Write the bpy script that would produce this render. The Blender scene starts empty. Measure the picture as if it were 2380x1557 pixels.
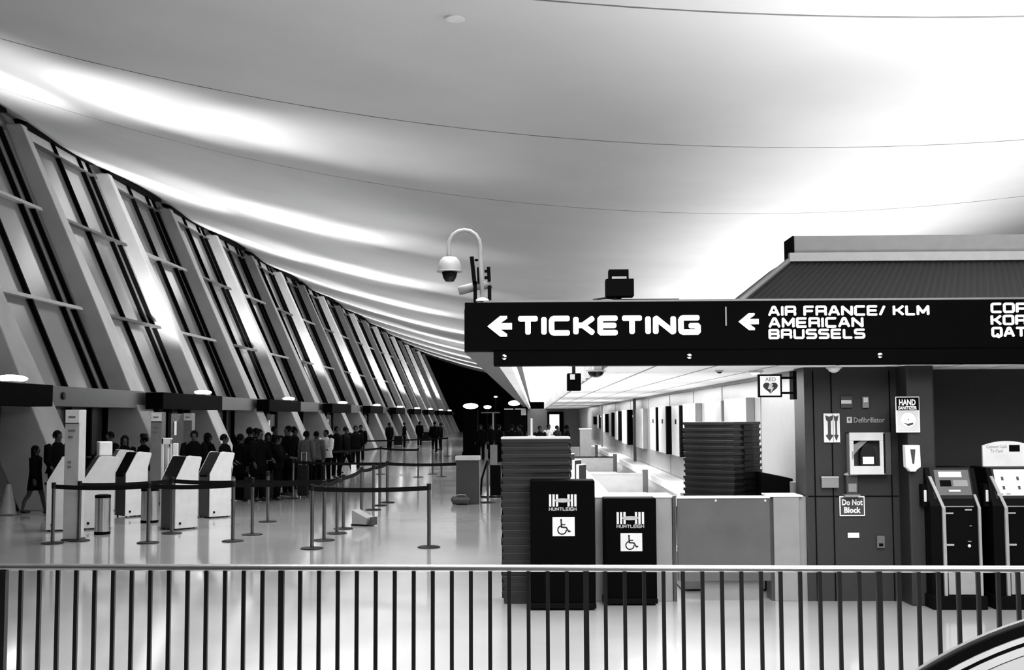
import bpy, bmesh, math, random
from mathutils import Vector, Matrix
random.seed(7)
S = bpy.context.scene
COL = S.collection
PI = math.pi

# ------------------------------------------------------------------ camera
FPX = 2700.0                      # focal length in pixels of a 2380-wide frame
CAMH = 2.05
YAW, PITCH, ROLL = math.atan(50/FPX), math.atan(190/FPX), math.radians(0.25)
_f = Vector((-math.sin(YAW)*math.cos(PITCH), math.cos(YAW)*math.cos(PITCH), math.sin(PITCH)))
_r0 = Vector((math.cos(YAW), math.sin(YAW), 0)); _u0 = _r0.cross(_f)
_r = _r0*math.cos(ROLL) - _u0*math.sin(ROLL); _u = _u0*math.cos(ROLL) + _r0*math.sin(ROLL)
CP = Vector((0, 0, CAMH))
cam = bpy.data.cameras.new('camera'); cam.sensor_width = 36; cam.lens = FPX/2380*36
cam.clip_start = .05; cam.clip_end = 600
co = bpy.data.objects.new('camera', cam); COL.objects.link(co)
m3 = Matrix((_r, _u, -_f)).transposed()
co.matrix_world = Matrix.Translation(CP) @ m3.to_4x4()
S.camera = co

def ray(px, py): return _f + _r*((px-1190)/FPX) - _u*((py-778.5)/FPX)
def at(px, py, Y):                # the point seen at a pixel, at hall depth Y
    d = ray(px, py); return CP + d*(Y/d.y)
def fl(px, py):                   # the floor point seen at a pixel
    d = ray(px, py); return CP + d*(-CAMH/d.z)
def rect(x0, y0, x1, y1, Y):      # X0, X1, Z0, Z1 of a pixel rectangle at depth Y
    a, b = at(x0, y0, Y), at(x1, y1, Y); return a.x, b.x, b.z, a.z
def proj(p):
    d = Vector(p)-CP; k = d.dot(_f); return 1190+FPX*d.dot(_r)/k, 778.5-FPX*d.dot(_u)/k

# ------------------------------------------------------------------ view and world
S.view_settings.view_transform = 'Standard'; S.view_settings.look = 'None'
S.view_settings.exposure = 0.12; S.view_settings.gamma = 1.0; S.view_settings.use_curve_mapping = False
W = bpy.data.worlds.new('night'); S.world = W; W.use_nodes = True
W.node_tree.nodes['Background'].inputs[0].default_value = (.02, .02, .02, 1)
W.node_tree.nodes['Background'].inputs[1].default_value = 1.0

def light(name, kind, loc, energy, target=None, size=None, size_y=None, angle=None, blend=.8, spread=None):
    l = bpy.data.lights.new(name, kind); l.energy = energy
    if kind == 'AREA':
        l.shape = 'RECTANGLE'; l.size = size; l.size_y = size_y or size
        if spread: l.spread = math.radians(spread)
    if kind == 'SPOT':
        l.spot_size = math.radians(angle); l.spot_blend = blend; l.shadow_soft_size = size or .1
    if kind == 'POINT': l.shadow_soft_size = size or .1
    o = bpy.data.objects.new(name, l); COL.objects.link(o); o.location = loc
    if target is not None:
        o.rotation_euler = (Vector(target)-Vector(loc)).to_track_quat('-Z', 'Y').to_euler()
    return o

LAMP_Y = [24.2, 38.3, 51.8, 66.5, 81.0, 95.0, 109.0, 123.0, 137.0, 151.0]
# long troughs of uplights standing on the roof of the ticket island
for yy in (20, 34, 48, 62, 80, 102, 128, 152):
    light('ceiling_uplight', 'AREA', (8.2, yy, 3.5), (560 if yy < 25 else 700) if yy < 70 else 1200, (8.2, yy+.01, 10), 6.5, 13.5 if yy < 70 else 20)
light('ceiling_uplight', 'AREA', (4.6, 14.2, 3.45), 170, (4.6, 14.21, 10), 5.0, 2.5)  # extra light added to brighten the roof above the sign
for yy in (40, 54, 68, 84, 104, 128):
    light('pier_fill_light', 'AREA', (-.62, yy, 3.32), 400, (-13, yy-5, 6.2), 11.0, .15, spread=80)  # added light without a fitting, brightens the pier edges and glass wall
light('ceiling_uplight', 'AREA', (10.0, 9.0, 4.2), 950, (10.0, 9.5, 10), 6.0, 7.0)  # added out of view to brighten the near roof; no island here
# fill lights added without fittings over the hall, counter front and escalator
light('hall_fill_light', 'AREA', (2.8, 7.6, 4.7), 270, (2.8, 11.6, 0), 6, 1.6)
light('hall_fill_light', 'AREA', (2.4, 9.8, 5.4), 230, (2.4, 9.9, 0), 7, 1.6, spread=120)
light('hall_fill_light', 'AREA', (2.8, 1.0, 5.0), 190, (2.8, 5.5, 0), 4, 2, spread=95)
light('hall_fill_light', 'AREA', (-1.4, 10.6, 6.2), 400, (-2.2, 10.7, 0), 8, 2.6, spread=110)
for yy in (22, 45, 75, 110):
    light('hall_fill_light', 'AREA', (-5, yy, 7.0), 390, (-5.0, yy+.1, 0), 4, 8, spread=110)
# wall-wash lamps on the door canopies throw light up onto the roof and the piers
for yy in LAMP_Y:
    light('canopy_uplight', 'SPOT', (-10.95, yy, 3.15), 1300, (-11.0, yy, 10), size=.25, angle=72, blend=1)
    light('canopy_uplight', 'SPOT', (-10.95, yy, 3.15), 2000, (-7.4, yy, 9.2), size=.25, angle=54, blend=1)
    light('canopy_uplight', 'SPOT', (-10.95, yy, 3.15), 5200, (-13.2, yy+1.7, 7.5), size=.2, angle=60, blend=1)
    light('canopy_uplight', 'SPOT', (-10.95, yy, 3.15), 1700, (-4.2, yy, 8.2), size=.25, angle=40, blend=1)
# ticket lobby under the canopy
for yy in (15.5, 22, 30, 40, 52, 66):
    light('lobby_light', 'AREA', (1.9, yy, 2.56), 195, (1.9, yy, 0), 1.6, 4.5)

# ------------------------------------------------------------------ materials
MATS = {}
def mat(name, g, rough=.5, metal=0., emit=0., vary=.06, scale=6., spec=.5, bump=0.):
    if name in MATS: return MATS[name]
    m = bpy.data.materials.new(name); m.use_nodes = True; n = m.node_tree.nodes; L = m.node_tree.links
    b = n['Principled BSDF']; b.inputs['Roughness'].default_value = rough; b.inputs['Metallic'].default_value = metal
    b.inputs['Specular IOR Level'].default_value = spec
    tc = n.new('ShaderNodeTexCoord'); no = n.new('ShaderNodeTexNoise'); no.inputs['Scale'].default_value = scale
    no.inputs['Detail'].default_value = 4
    L.new(tc.outputs['Object'], no.inputs['Vector'])
    cr = n.new('ShaderNodeValToRGB'); a, c = max(0, g*(1-vary)), min(1, g*(1+vary))
    cr.color_ramp.elements[0].position = .3; cr.color_ramp.elements[1].position = .7
    cr.color_ramp.elements[0].color = (a, a, a, 1); cr.color_ramp.elements[1].color = (c, c, c, 1)
    L.new(no.outputs['Fac'], cr.inputs['Fac']); L.new(cr.outputs['Color'], b.inputs['Base Color'])
    if bump:
        bp = n.new('ShaderNodeBump'); bp.inputs['Strength'].default_value = bump; bp.inputs['Distance'].default_value = .01
        L.new(no.outputs['Fac'], bp.inputs['Height']); L.new(bp.outputs['Normal'], b.inputs['Normal'])
    if emit:
        b.inputs['Emission Color'].default_value = (1, 1, 1, 1); b.inputs['Emission Strength'].default_value = emit
    MATS[name] = m; return m

BLACK = mat('black_plastic', .006, .5, spec=.2)
MATTE = mat('matte_black', .0025, .85, spec=.04)
SIGNB = mat('sign_black', .0012, .7, spec=.02)
DARK = mat('dark_grey_paint', .030, .5)
DARK2 = mat('charcoal_panel', .009, .6, vary=.12, scale=18)
MID = mat('mid_grey_paint', .18, .5)
GREY = mat('grey_laminate', .30, .45)
LIGHT = mat('light_grey_laminate', .50, .4)
WHITE = mat('white_paint', .80, .4)
STEEL = mat('brushed_steel', .55, .28, 1.0)
CHROME = mat('chrome', .7, .12, 1.0)
CONC = mat('concrete', .36, .75, vary=.10, scale=1.4, bump=.05)
ROOFC = mat('roof_concrete', .72, .9, vary=.05, scale=.35)
FELT = mat('dark_cloth', .010, .9, vary=.2, scale=20, spec=.1)
RUBBER = mat('rubber', .012, .8)
LAMP = mat('lamp_glass', .8, .3, emit=9.0)
LETTER = mat('lit_letter', .9, .4, emit=1.6)
LETTER2 = mat('lit_small_letter', .85, .4, emit=.55)
TROUGH = mat('luminous_ceiling', .9, .5, emit=2.6)
SKIN = mat('skin', .045, .6, spec=.2)
STORE = mat('storefront_glass', .075, .15)
COUNTER = mat('counter_laminate', .20, .45)
GLEAF = mat('door_glass', .09, .12)
HAIR = mat('hair', .003, .7, spec=.05)
GLASSK = mat('black_glass', .005, .12, spec=.2)

def floor_material():
    m = bpy.data.materials.new('polished_terrazzo'); m.use_nodes = True; n = m.node_tree.nodes; L = m.node_tree.links
    b = n['Principled BSDF']
    tc = n.new('ShaderNodeTexCoord')
    no = n.new('ShaderNodeTexNoise'); no.inputs['Scale'].default_value = .55; no.inputs['Detail'].default_value = 6
    n2 = n.new('ShaderNodeTexNoise'); n2.inputs['Scale'].default_value = 120
    L.new(tc.outputs['Object'], no.inputs['Vector']); L.new(tc.outputs['Object'], n2.inputs['Vector'])
    mx = n.new('ShaderNodeMix'); mx.data_type = 'FLOAT'; mx.inputs['Factor'].default_value = .25
    L.new(no.outputs['Fac'], mx.inputs['A']); L.new(n2.outputs['Fac'], mx.inputs['B'])
    cr = n.new('ShaderNodeValToRGB'); cr.color_ramp.elements[0].position = .35; cr.color_ramp.elements[1].position = .65
    cr.color_ramp.elements[0].color = (.31, .31, .31, 1); cr.color_ramp.elements[1].color = (.40, .40, .40, 1)
    L.new(mx.outputs['Result'], cr.inputs['Fac'])
    L.new(cr.outputs['Color'], b.inputs['Base Color'])
    rr = n.new('ShaderNodeMapRange'); rr.inputs['To Min'].default_value = .05; rr.inputs['To Max'].default_value = .13
    L.new(no.outputs['Fac'], rr.inputs['Value']); L.new(rr.outputs['Result'], b.inputs['Coat Roughness'])
    b.inputs['Coat Weight'].default_value = 1.0; b.inputs['Coat IOR'].default_value = 2.1; b.inputs['Roughness'].default_value = .35
    b.inputs['Specular IOR Level'].default_value = .5
    bp = n.new('ShaderNodeBump'); bp.inputs['Strength'].default_value = .06; bp.inputs['Distance'].default_value = .02
    n3 = n.new('ShaderNodeTexNoise'); n3.inputs['Scale'].default_value = 1.6
    L.new(tc.outputs['Object'], n3.inputs['Vector']); L.new(n3.outputs['Fac'], bp.inputs['Height'])
    L.new(bp.outputs['Normal'], b.inputs['Normal'])
    return m
def tile_material(name, g, sx, sy, line=.012, dark=.35):
    m = bpy.data.materials.new(name); m.use_nodes = True; n = m.node_tree.nodes; L = m.node_tree.links
    b = n['Principled BSDF']; b.inputs['Roughness'].default_value = .7
    tc = n.new('ShaderNodeTexCoord'); sp = n.new('ShaderNodeSeparateXYZ'); L.new(tc.outputs['Object'], sp.inputs[0])
    outs = []
    for ax, s in (('X', sx), ('Y', sy)):
        a = n.new('ShaderNodeMath'); a.operation = 'PINGPONG'; a.inputs[1].default_value = s/2
        L.new(sp.outputs[ax], a.inputs[0])
        c = n.new('ShaderNodeMath'); c.operation = 'LESS_THAN'; c.inputs[1].default_value = line
        L.new(a.outputs[0], c.inputs[0]); outs.append(c)
    mx = n.new('ShaderNodeMath'); mx.operation = 'MAXIMUM'
    L.new(outs[0].outputs[0], mx.inputs[0]); L.new(outs[1].outputs[0], mx.inputs[1])
    mc = n.new('ShaderNodeMix'); mc.data_type = 'RGBA'
    L.new(mx.outputs[0], mc.inputs['Factor'])
    mc.inputs['A'].default_value = (g, g, g, 1); mc.inputs['B'].default_value = (g*dark, g*dark, g*dark, 1)
    L.new(mc.outputs['Result'], b.inputs['Base Color'])
    return m
def window_material():
    m = bpy.data.materials.new('night_window_glass'); m.use_nodes = True; n = m.node_tree.nodes; L = m.node_tree.links
    b = n['Principled BSDF']; b.inputs['Base Color'].default_value = (.14, .14, .14, 1)
    b.inputs['Roughness'].default_value = .12; b.inputs['Specular IOR Level'].default_value = 1.0
    b.inputs['IOR'].default_value = 1.6
    tc = n.new('ShaderNodeTexCoord'); no = n.new('ShaderNodeTexNoise'); no.inputs['Scale'].default_value = .5
    L.new(tc.outputs['Object'], no.inputs['Vector'])
    bp = n.new('ShaderNodeBump'); bp.inputs['Strength'].default_value = .05; bp.inputs['Distance'].default_value = .02
    L.new(no.outputs['Fac'], bp.inputs['Height']); L.new(bp.outputs['Normal'], b.inputs['Normal'])
    return m
FLOORM, TILEM, WINM = floor_material(), tile_material('ceiling_tile', .88, .66, 2.4, .018, .22), window_material()

# ------------------------------------------------------------------ mesh helpers
class MB:
    def __init__(s): s.v, s.f = [], []
    def add(s, vs, fs):
        k = len(s.v); s.v += [tuple(v) for v in vs]; s.f += [tuple(i+k for i in f) for f in fs]; return s
    def box(s, x0, x1, y0, y1, z0, z1):
        x0, x1 = min(x0, x1), max(x0, x1); y0, y1 = min(y0, y1), max(y0, y1); z0, z1 = min(z0, z1), max(z0, z1)
        return s.add([(x0,y0,z0),(x1,y0,z0),(x1,y1,z0),(x0,y1,z0),(x0,y0,z1),(x1,y0,z1),(x1,y1,z1),(x0,y1,z1)],
                     [(3,2,1,0),(4,5,6,7),(0,1,5,4),(1,2,6,5),(2,3,7,6),(3,0,4,7)])
    def prism(s, poly, ax, a, b):
        def P(u, v, t): return {'x': (t,u,v), 'y': (u,t,v), 'z': (u,v,t)}[ax]
        n = len(poly); vs = [P(u,v,a) for u,v in poly]+[P(u,v,b) for u,v in poly]
        fs = [tuple(range(n))[::-1], tuple(range(n, 2*n))]+[(i,(i+1)%n,n+(i+1)%n,n+i) for i in range(n)]
        return s.add(vs, fs)
    def tube(s, path, r, n=8, sq=1.0):
        P = [Vector(p) for p in path]; R = r if isinstance(r, (list, tuple)) else [r]*len(P)
        vs, fs = [], []; prev = None
        for i, p in enumerate(P):
            t = (P[min(i+1, len(P)-1)]-P[max(i-1, 0)]).normalized()
            if prev is None:
                a = Vector((0,0,1)) if abs(t.z) < .9 else Vector((1,0,0)); e1 = t.cross(a).normalized()
            else: e1 = (prev-t*prev.dot(t)).normalized()
            prev = e1; e2 = t.cross(e1)
            for k in range(n):
                an = 2*PI*k/n; vs.append(p+(e1*math.cos(an)+e2*math.sin(an)*sq)*R[i])
        m = len(P)
        for i in range(m-1):
            for k in range(n): fs.append((i*n+k, i*n+(k+1)%n, (i+1)*n+(k+1)%n, (i+1)*n+k))
        fs += [tuple(range(n))[::-1], tuple(range((m-1)*n, m*n))]
        return s.add(vs, fs)
    def loft(s, rings, n=14):       # rings: (cx, cy, z, rx, ry)
        vs, fs = [], []
        for cx, cy, z, rx, ry in rings:
            for k in range(n):
                an = 2*PI*k/n; vs.append((cx+rx*math.cos(an), cy+ry*math.sin(an), z))
        m = len(rings)
        for i in range(m-1):
            for k in range(n): fs.append((i*n+k, i*n+(k+1)%n, (i+1)*n+(k+1)%n, (i+1)*n+k))
        fs += [tuple(range(n))[::-1], tuple(range((m-1)*n, m*n))]
        return s.add(vs, fs)
    def lathe(s, prof, c=(0,0), n=20):
        return s.loft([(c[0], c[1], z, max(r, 1e-4), max(r, 1e-4)) for r, z in prof], n)
    def ball(s, c, rx, ry, rz, n=12, m=7, z0=-1, z1=1):
        return s.loft([(c[0], c[1], c[2]+rz*math.sin(a), max(rx*math.cos(a), 1e-4), max(ry*math.cos(a), 1e-4))
                       for a in [math.asin(z0)+(math.asin(z1)-math.asin(z0))*i/m for i in range(m+1)]], n)
    def build(s, name, m, parent=None, smooth=False, bevel=0, loc=None, rz=None, seg=2):
        me = bpy.data.meshes.new(name); me.from_pydata(s.v, [], s.f); me.update()
        bm = bmesh.new(); bm.from_mesh(me); bmesh.ops.recalc_face_normals(bm, faces=bm.faces); bm.to_mesh(me); bm.free()
        me.materials.append(m)
        o = bpy.data.objects.new(name, me); COL.objects.link(o)
        if parent: o.parent = parent
        if loc: o.location = loc
        if rz is not None: o.rotation_euler.z = rz
        if smooth:
            for p in me.polygons: p.use_smooth = True
            if smooth != 'all': me.set_sharp_from_angle(angle=math.radians(40))
        if bevel:
            b = o.modifiers.new('bevel', 'BEVEL'); b.width = bevel; b.segments = seg; b.limit_method = 'ANGLE'; b.angle_limit = math.radians(50)
        return o
def box(x0, x1, y0, y1, z0, z1): return MB().box(x0, x1, y0, y1, z0, z1)
def tag(o, label=None, cat=None, group=None, kind=None):
    if label: o['label'] = label
    if cat: o['category'] = cat
    if group: o['group'] = group
    if kind: o['kind'] = kind
    return o
def thing(name, label, cat, loc=(0,0,0), rz=0, group=None):
    o = bpy.data.objects.new(name, None); COL.objects.link(o); o.location = loc; o.rotation_euler.z = rz
    o.empty_display_size = .1
    return tag(o, label, cat, group)
def struct(name, mb, m, label=None, parent=None, **k):
    o = mb.build(name, m, parent, **k)
    if parent is None:
        o['kind'] = 'structure'
        tag(o, label, 'building')
    return o
def copy_tree(o, parent=None):
    c = o.copy(); COL.objects.link(c)
    if parent: c.parent = parent
    for ch in list(o.children): copy_tree(ch, c)
    return c
ORD = ['first','second','third','fourth','fifth','sixth','seventh','eighth','ninth','tenth','eleventh','twelfth','thirteenth','fourteenth',
       'fifteenth','sixteenth','seventeenth','eighteenth','nineteenth','twentieth','twenty-first','twenty-second','twenty-third','twenty-fourth','twenty-fifth']

# ------------------------------------------------------------------ lettering
GL = {
 'A': (1.05, [[(0,0),(.40,1),(.60,1),(1,0)], [(.17,.33),(.83,.33)]]),
 'B': (1.0, [[(0,0),(0,1),(.9,1),(.97,.9),(.97,.62),(.88,.52),(0,.52)], [(.88,.52),(1,.42),(1,.1),(.92,0),(0,0)]]),
 'C': (1.0, [[(1,1),(.1,1),(0,.9),(0,.1),(.1,0),(1,0)]]),
 'E': (.95, [[(1,1),(0,1),(0,0),(1,0)], [(0,.5),(.92,.5)]]),
 'F': (.95, [[(1,1),(0,1),(0,0)], [(0,.48),(.9,.48)]]),
 'G': (1.02, [[(1,1),(.1,1),(0,.9),(0,.1),(.1,0),(1,0),(1,.45),(.55,.45)]]),
 'H': (1.0, [[(0,0),(0,1)], [(1,0),(1,1)], [(0,.5),(1,.5)]]),
 'I': (0.0, [[(0,0),(0,1)]]),
 'K': (1.0, [[(0,0),(0,1)], [(1,1),(.42,.52),(1,0)], [(0,.52),(.42,.52)]]),
 'L': (.85, [[(0,1),(0,0),(1,0)]]),
 'M': (1.15, [[(0,0),(0,1),(.5,.2),(1,1),(1,0)]]),
 'N': (1.05, [[(0,0),(0,1),(1,0),(1,1)]]),
 'O': (1.05, [[(.1,0),(0,.1),(0,.9),(.1,1),(.9,1),(1,.9),(1,.1),(.9,0),(.1,0)]]),
 'P': (1.0, [[(0,0),(0,1),(.92,1),(1,.9),(1,.5),(.92,.4),(0,.4)]]),
 'Q': (1.05, [[(.1,0),(0,.1),(0,.9),(.1,1),(.9,1),(1,.9),(1,.1),(.9,0),(.1,0)], [(.55,.25),(.7,-.18)]]),
 'R': (1.0, [[(0,0),(0,1),(.92,1),(1,.9),(1,.55),(.92,.45),(0,.45)], [(.88,.45),(1,.33),(1,0)]]),
 'S': (1.0, [[(1,1),(.1,1),(0,.9),(0,.6),(.1,.52),(.9,.5),(1,.4),(1,.1),(.9,0),(0,0)]]),
 'T': (1.0, [[(0,1),(1,1)], [(.5,1),(.5,0)]]),
 'U': (1.0, [[(0,1),(0,.1),(.1,0),(.9,0),(1,.1),(1,1)]]),
 '/': (.45, [[(0,0),(1,1)]]), ' ': (.25, [])}
def stroke_mesh(mb, pts, th, y, d, to):
    h = th/2
    for i in range(len(pts)-1):
        a, b = Vector(pts[i]), Vector(pts[i+1]); t = (b-a).normalized(); nrm = Vector((-t.y, t.x))
        e = t*h*.55
        q = [a-e+nrm*h*.55, a+nrm*h, b+nrm*h, b+e+nrm*h*.55, b+e-nrm*h*.55, b-nrm*h, a-nrm*h, a-e-nrm*h*.55]
        mb.prism([to(p) for p in q], 'y', y-d, y)
def wide_text(txt, X0, X1, Z0, Z1, y, d=.02, th=.25, sel=None):
    """extended square lettering fitted to a rectangle of a plane of constant y"""
    H = Z1-Z0; t = th*H; gap = .42*H; wk = []; x = t/2
    ink = H-t
    pos = []
    for ch in txt:
        w = GL[ch][0]*ink*1.25; pos.append((ch, x, w)); x += w+gap
    tot = x-gap+t/2; k = (X1-X0)/tot
    mb = MB()
    for ch, x0, w in (pos[sel[0]:sel[1]] if sel else pos):
        for st in GL[ch][1]:
            stroke_mesh(mb, [(X0+k*(x0+u*w), Z0+t/2+v*ink) for u, v in st], t, y, d, lambda p: (p.x, p.y))
    return mb
def font_text(txt, X0, X1, Z0, Z1, y, m, name, parent, d=.003, bold=0.0, spacing=1.0, lines=1):
    cu = bpy.data.curves.new(name, 'FONT'); cu.body = txt; cu.size = 1; cu.extrude = .01; cu.offset = bold; cu.align_x = 'CENTER'
    cu.space_line = .9
    cu.resolution_u = 2
    t = bpy.data.objects.new('tmp_text', cu); COL.objects.link(t)
    dg = bpy.context.evaluated_depsgraph_get(); me = bpy.data.meshes.new_from_object(t.evaluated_get(dg))
    bpy.data.objects.remove(t)
    xs = [v.co.x for v in me.vertices]; ys = [v.co.y for v in me.vertices]
    ax, bx, ay, by = min(xs), max(xs), min(ys), max(ys)
    for v in me.vertices:
        u, w, dd = (v.co.x-ax)/(bx-ax), (v.co.y-ay)/(by-ay), v.co.z
        v.co = (X0+u*(X1-X0), y-d/2-(d/2 if dd > 0 else -d/2), Z0+w*(Z1-Z0))
    me.materials.clear(); me.materials.append(m); me.name = name
    bm = bmesh.new(); bm.from_mesh(me); bmesh.ops.recalc_face_normals(bm, faces=bm.faces); bm.to_mesh(me); bm.free()
    o = bpy.data.objects.new(name, me); COL.objects.link(o); o.parent = parent
    return o
# ================================================================== SETTING
YEND = 166.0
RX, RZ = -15.7, 11.15              # roof edge over the left glass wall
XC, ZC, KA = 5.5, 6.97, .0093      # hanging roof: z = ZC + KA (x-XC)^2
def roof_z(x): return ZC+KA*(x-XC)**2
def pier_x(z): return -10.25-(z/11.15)*5.02        # inner edge of the leaning piers
def glass_x(z): return pier_x(z)-.62+.02*z

# floor, with the escalator well in front of the camera
WX0, WX1, WY0, WY1 = -3.4, 9.0, 3.6, 7.55
fm = MB()
for x0, x1, y0, y1 in ((-18, 28, WY1, YEND), (-18, 28, -14, WY0), (-18, WX0, WY0, WY1), (WX1, 28, WY0, WY1)):
    fm.box(x0, x1, y0, y1, -.25, 0)
struct('floor', fm, FLOORM, 'pale polished concrete hall floor')
struct('trim_1', MB().box(WX0-.2, WX1+.2, WY0-.2, WY1+.2, -3.4, -3.2), MID, 'lower landing under the escalator well')

# hanging roof
cm = MB(); NX, NY = 60, 120; vs = []; fs = []
ys = [-14+(YEND+14)*j/NY for j in range(NY+1)]
xs = [RX+(27-RX)*i/NX for i in range(NX+1)]
for y in ys:
    for x in xs:
        w = max(0, min(1, (XC-x)/18))
        vs.append((x, y, roof_z(x)-.10*w*math.cos(2*PI*(y-24.2)/14.1)))
for j in range(NY):
    for i in range(NX):
        a = j*(NX+1)+i; fs.append((a, a+1, a+NX+2, a+NX+1))
cm.add(vs, fs)
ce = cm.build('ceiling', ROOFC, smooth='all'); tag(ce, 'pale concrete roof hanging in a long curve', 'building', kind='structure')
so = ce.modifiers.new('thick', 'SOLIDIFY'); so.thickness = .25; so.offset = 1
def roof_line(i, y, w):
    m = MB()
    for k in range(40):
        x0 = RX+.05+(26.5-RX)*k/40; x1 = RX+.05+(26.5-RX)*(k+1)/40
        def zz(x): return roof_z(x)-.10*max(0, min(1, (XC-x)/18))*math.cos(2*PI*(y-24.2)/14.1)
        m.add([(x0,y-w,zz(x0)-.006),(x1,y-w,zz(x1)-.006),(x1,y+w,zz(x1)-.006),(x0,y+w,zz(x0)-.006),
               (x0,y-w,zz(x0)+.02),(x1,y-w,zz(x1)+.02),(x1,y+w,zz(x1)+.02),(x0,y+w,zz(x0)+.02)],
              [(0,1,2,3),(4,7,6,5),(0,4,5,1),(3,2,6,7)])
    struct('trim_%d' % i, m, MID, 'thin joint line across the concrete roof')
for i, y in enumerate((14.2, 21.2, 28.2)): roof_line(2+i, y, .012 if i else .02)

# end walls and an added wall behind the camera for the light bounce
struct('wall_back', MB().prism([(-19, 0), (28, 0), (28, 13), (-19, 13)], 'y', YEND, YEND+.3), MATTE, 'black far end of the hall')
struct('wall_front', MB().prism([(-19, 0), (28, 0), (28, 13), (-19, 13)], 'y', -14.3, -14), DARK, 'added wall behind the viewpoint')
struct('wall_right', MB().box(27, 27.3, -14, YEND, 0, 13), MID, 'far side wall of the hall')

# ---- leaning piers, glass bays, door canopies along the entrance side
PIER_Y = [26+7.03*k for k in range(-1, 20)]
Z0g = 2.85
def pier_mesh():
    mb = MB(); vs = []; fs = []; L = (0, 1.0, 2.4, 4.2, 6.4, 8.6, 10.75)
    for z in L:
        t = z/10.75; w = (1.45, 1.4, 1.3, 1.0, .72, .52, .38)[L.index(z)]; dp = 1.25+.15*t; x = pier_x(z)
        vs += [(x, .65-w/2, z), (x, .65+w/2, z), (x-dp, .65+w/2, z), (x-dp, .65-w/2, z)]
    for i in range(len(L)-1):
        for k in range(4): fs.append((i*4+k, i*4+(k+1)%4, (i+1)*4+(k+1)%4, (i+1)*4+k))
    fs += [(3,2,1,0), tuple(range(4*len(L)-4, 4*len(L)))]
    return mb.add(vs, fs)
p0 = None
for k, y in enumerate(PIER_Y):
    if p0 is None:
        p0 = pier_mesh().build('concrete_pier', CONC, bevel=.03); o = p0
    else:
        o = p0.copy(); COL.objects.link(o)
    o.location = (0, y, 0)
    tag(o, 'leaning concrete pier in the slanted glass wall, %s counted from the near end' % ORD[k], 'pier', 'leaning piers of the glass wall')

def slab(mb, ya, yb, za, zb, off0, off1):
    """slanted slab lying in the leaning glass plane; offsets measured into the hall"""
    xa, xb = glass_x(za), glass_x(zb)
    mb.add([(xa+off0, ya, za), (xa+off1, ya, za), (xa+off1, yb, za), (xa+off0, yb, za),
            (xb+off0, ya, zb), (xb+off1, ya, zb), (xb+off1, yb, zb), (xb+off0, yb, zb)],
           [(3,2,1,0),(4,5,6,7),(0,1,5,4),(1,2,6,5),(2,3,7,6),(3,0,4,7)])
    return mb
ZT = 10.75
for k in range(len(PIER_Y)):
    y0 = PIER_Y[k]; y1 = y0+7.03
    w = slab(MB(), y0, y1, Z0g, 11.1, -.10, -.06).build('window_%d' % (k+1), WINM)
    tag(w, kind='structure')
    for fr in (.215, .54, .84, .95):
        ym = y0+7.03*fr
        slab(MB(), ym-.045, ym+.045, Z0g, 11.0, -.06, .08).build('mullion', MATTE, w)
    for zt in (5.2, 8.1):
        slab(MB(), y0+1.3, y1, zt-.05, zt+.05, -.05, .16).build('transom', GREY if k % 2 else DARK, w)  # paler every other bay: lamp light put into the transom colour
    slab(MB(), y0+1.3, y1, 10.95, 11.12, -.2, .3).build('head_frame', MATTE, w)
    slab(MB(), y0+1.3, y1, 10.45, 10.53, -.05, .10).build('top_rail', DARK, w)
    slab(MB(), y0+1.3, y1, 10.53, 10.95, -.06, -.02).build('clerestory_pane', LIGHT, w)
    # lower storefront under the canopy line
    d = box(-12.35, -12.28, y0, y1, 0, Z0g).build('door_%d' % (k+1), STORE); tag(d, kind='structure')
    for fr in (.2, .42, .62, .82, .99):
        ym = y0+7.03*fr
        box(-12.3, -12.15, ym-.06, ym+.06, .0, Z0g).build('door_frame', MATTE, d)
    box(-12.28, -12.2, y0, y1, 0, .3).build('kick_plate', LIGHT, d)
    # header beam running along the wall under the glass
hb = box(-12.45, -11.35, PIER_Y[0], YEND, 2.35, 2.83)
struct('trim_9', hb, mat('header_grey', .075, .6), 'grey header beam under the slanted glass')

lamp0 = None
for k, y in enumerate(LAMP_Y):
    c = thing('door_canopy', 'black door canopy with a bright lamp on top, %s along the glass wall' % ORD[k], 'canopy', (0, y, 0), 0, 'black door canopies along the glass wall')
    box(-11.22, -10.70, -4.9, 1.5, 2.32, 2.80).build('canopy_box', MATTE, c, bevel=.02)
    MB().ball((-10.95, 0, 2.90), .26, .50, .075, 18, 8).build('wall_wash_lamp', LAMP, c, smooth='all')
    box(-11.1, -10.8, -.3, .3, 2.795, 2.84).build('lamp_base', DARK, c)
    MB().lathe([(.09, -.01), (.09, .03), (.05, .045)], n=16).build('round_speaker', BLACK, c, loc=(-11.33, 3.6, 2.6)).rotation_euler = (0, PI/2, 0)
    v = thing('entrance_vestibule', 'black framed entrance vestibule under the %s door canopy' % ORD[k], 'vestibule', (0, y, 0), 0, 'entrance vestibules under the canopies')
    for (xx, yy) in ((-11.75, -3.3), (-11.75, -1.2), (-11.75, .9)):
        box(xx-.08, xx+.08, yy-.16, yy+.16, 0, 2.32).build('post', MATTE, v)
    for ya, yb in ((-3.2, -1.3), (-1.1, .8)):
        box(-11.77, -11.73, ya, yb, .12, 2.2).build('glass_leaf', GLEAF, v)
        box(-11.78, -11.72, ya, yb, 0, .22).build('bottom_rail', WHITE, v)
    box(-11.72, -11.70, -.6, -.35, 1.5, 1.95).build('notice', WHITE, v)

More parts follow.
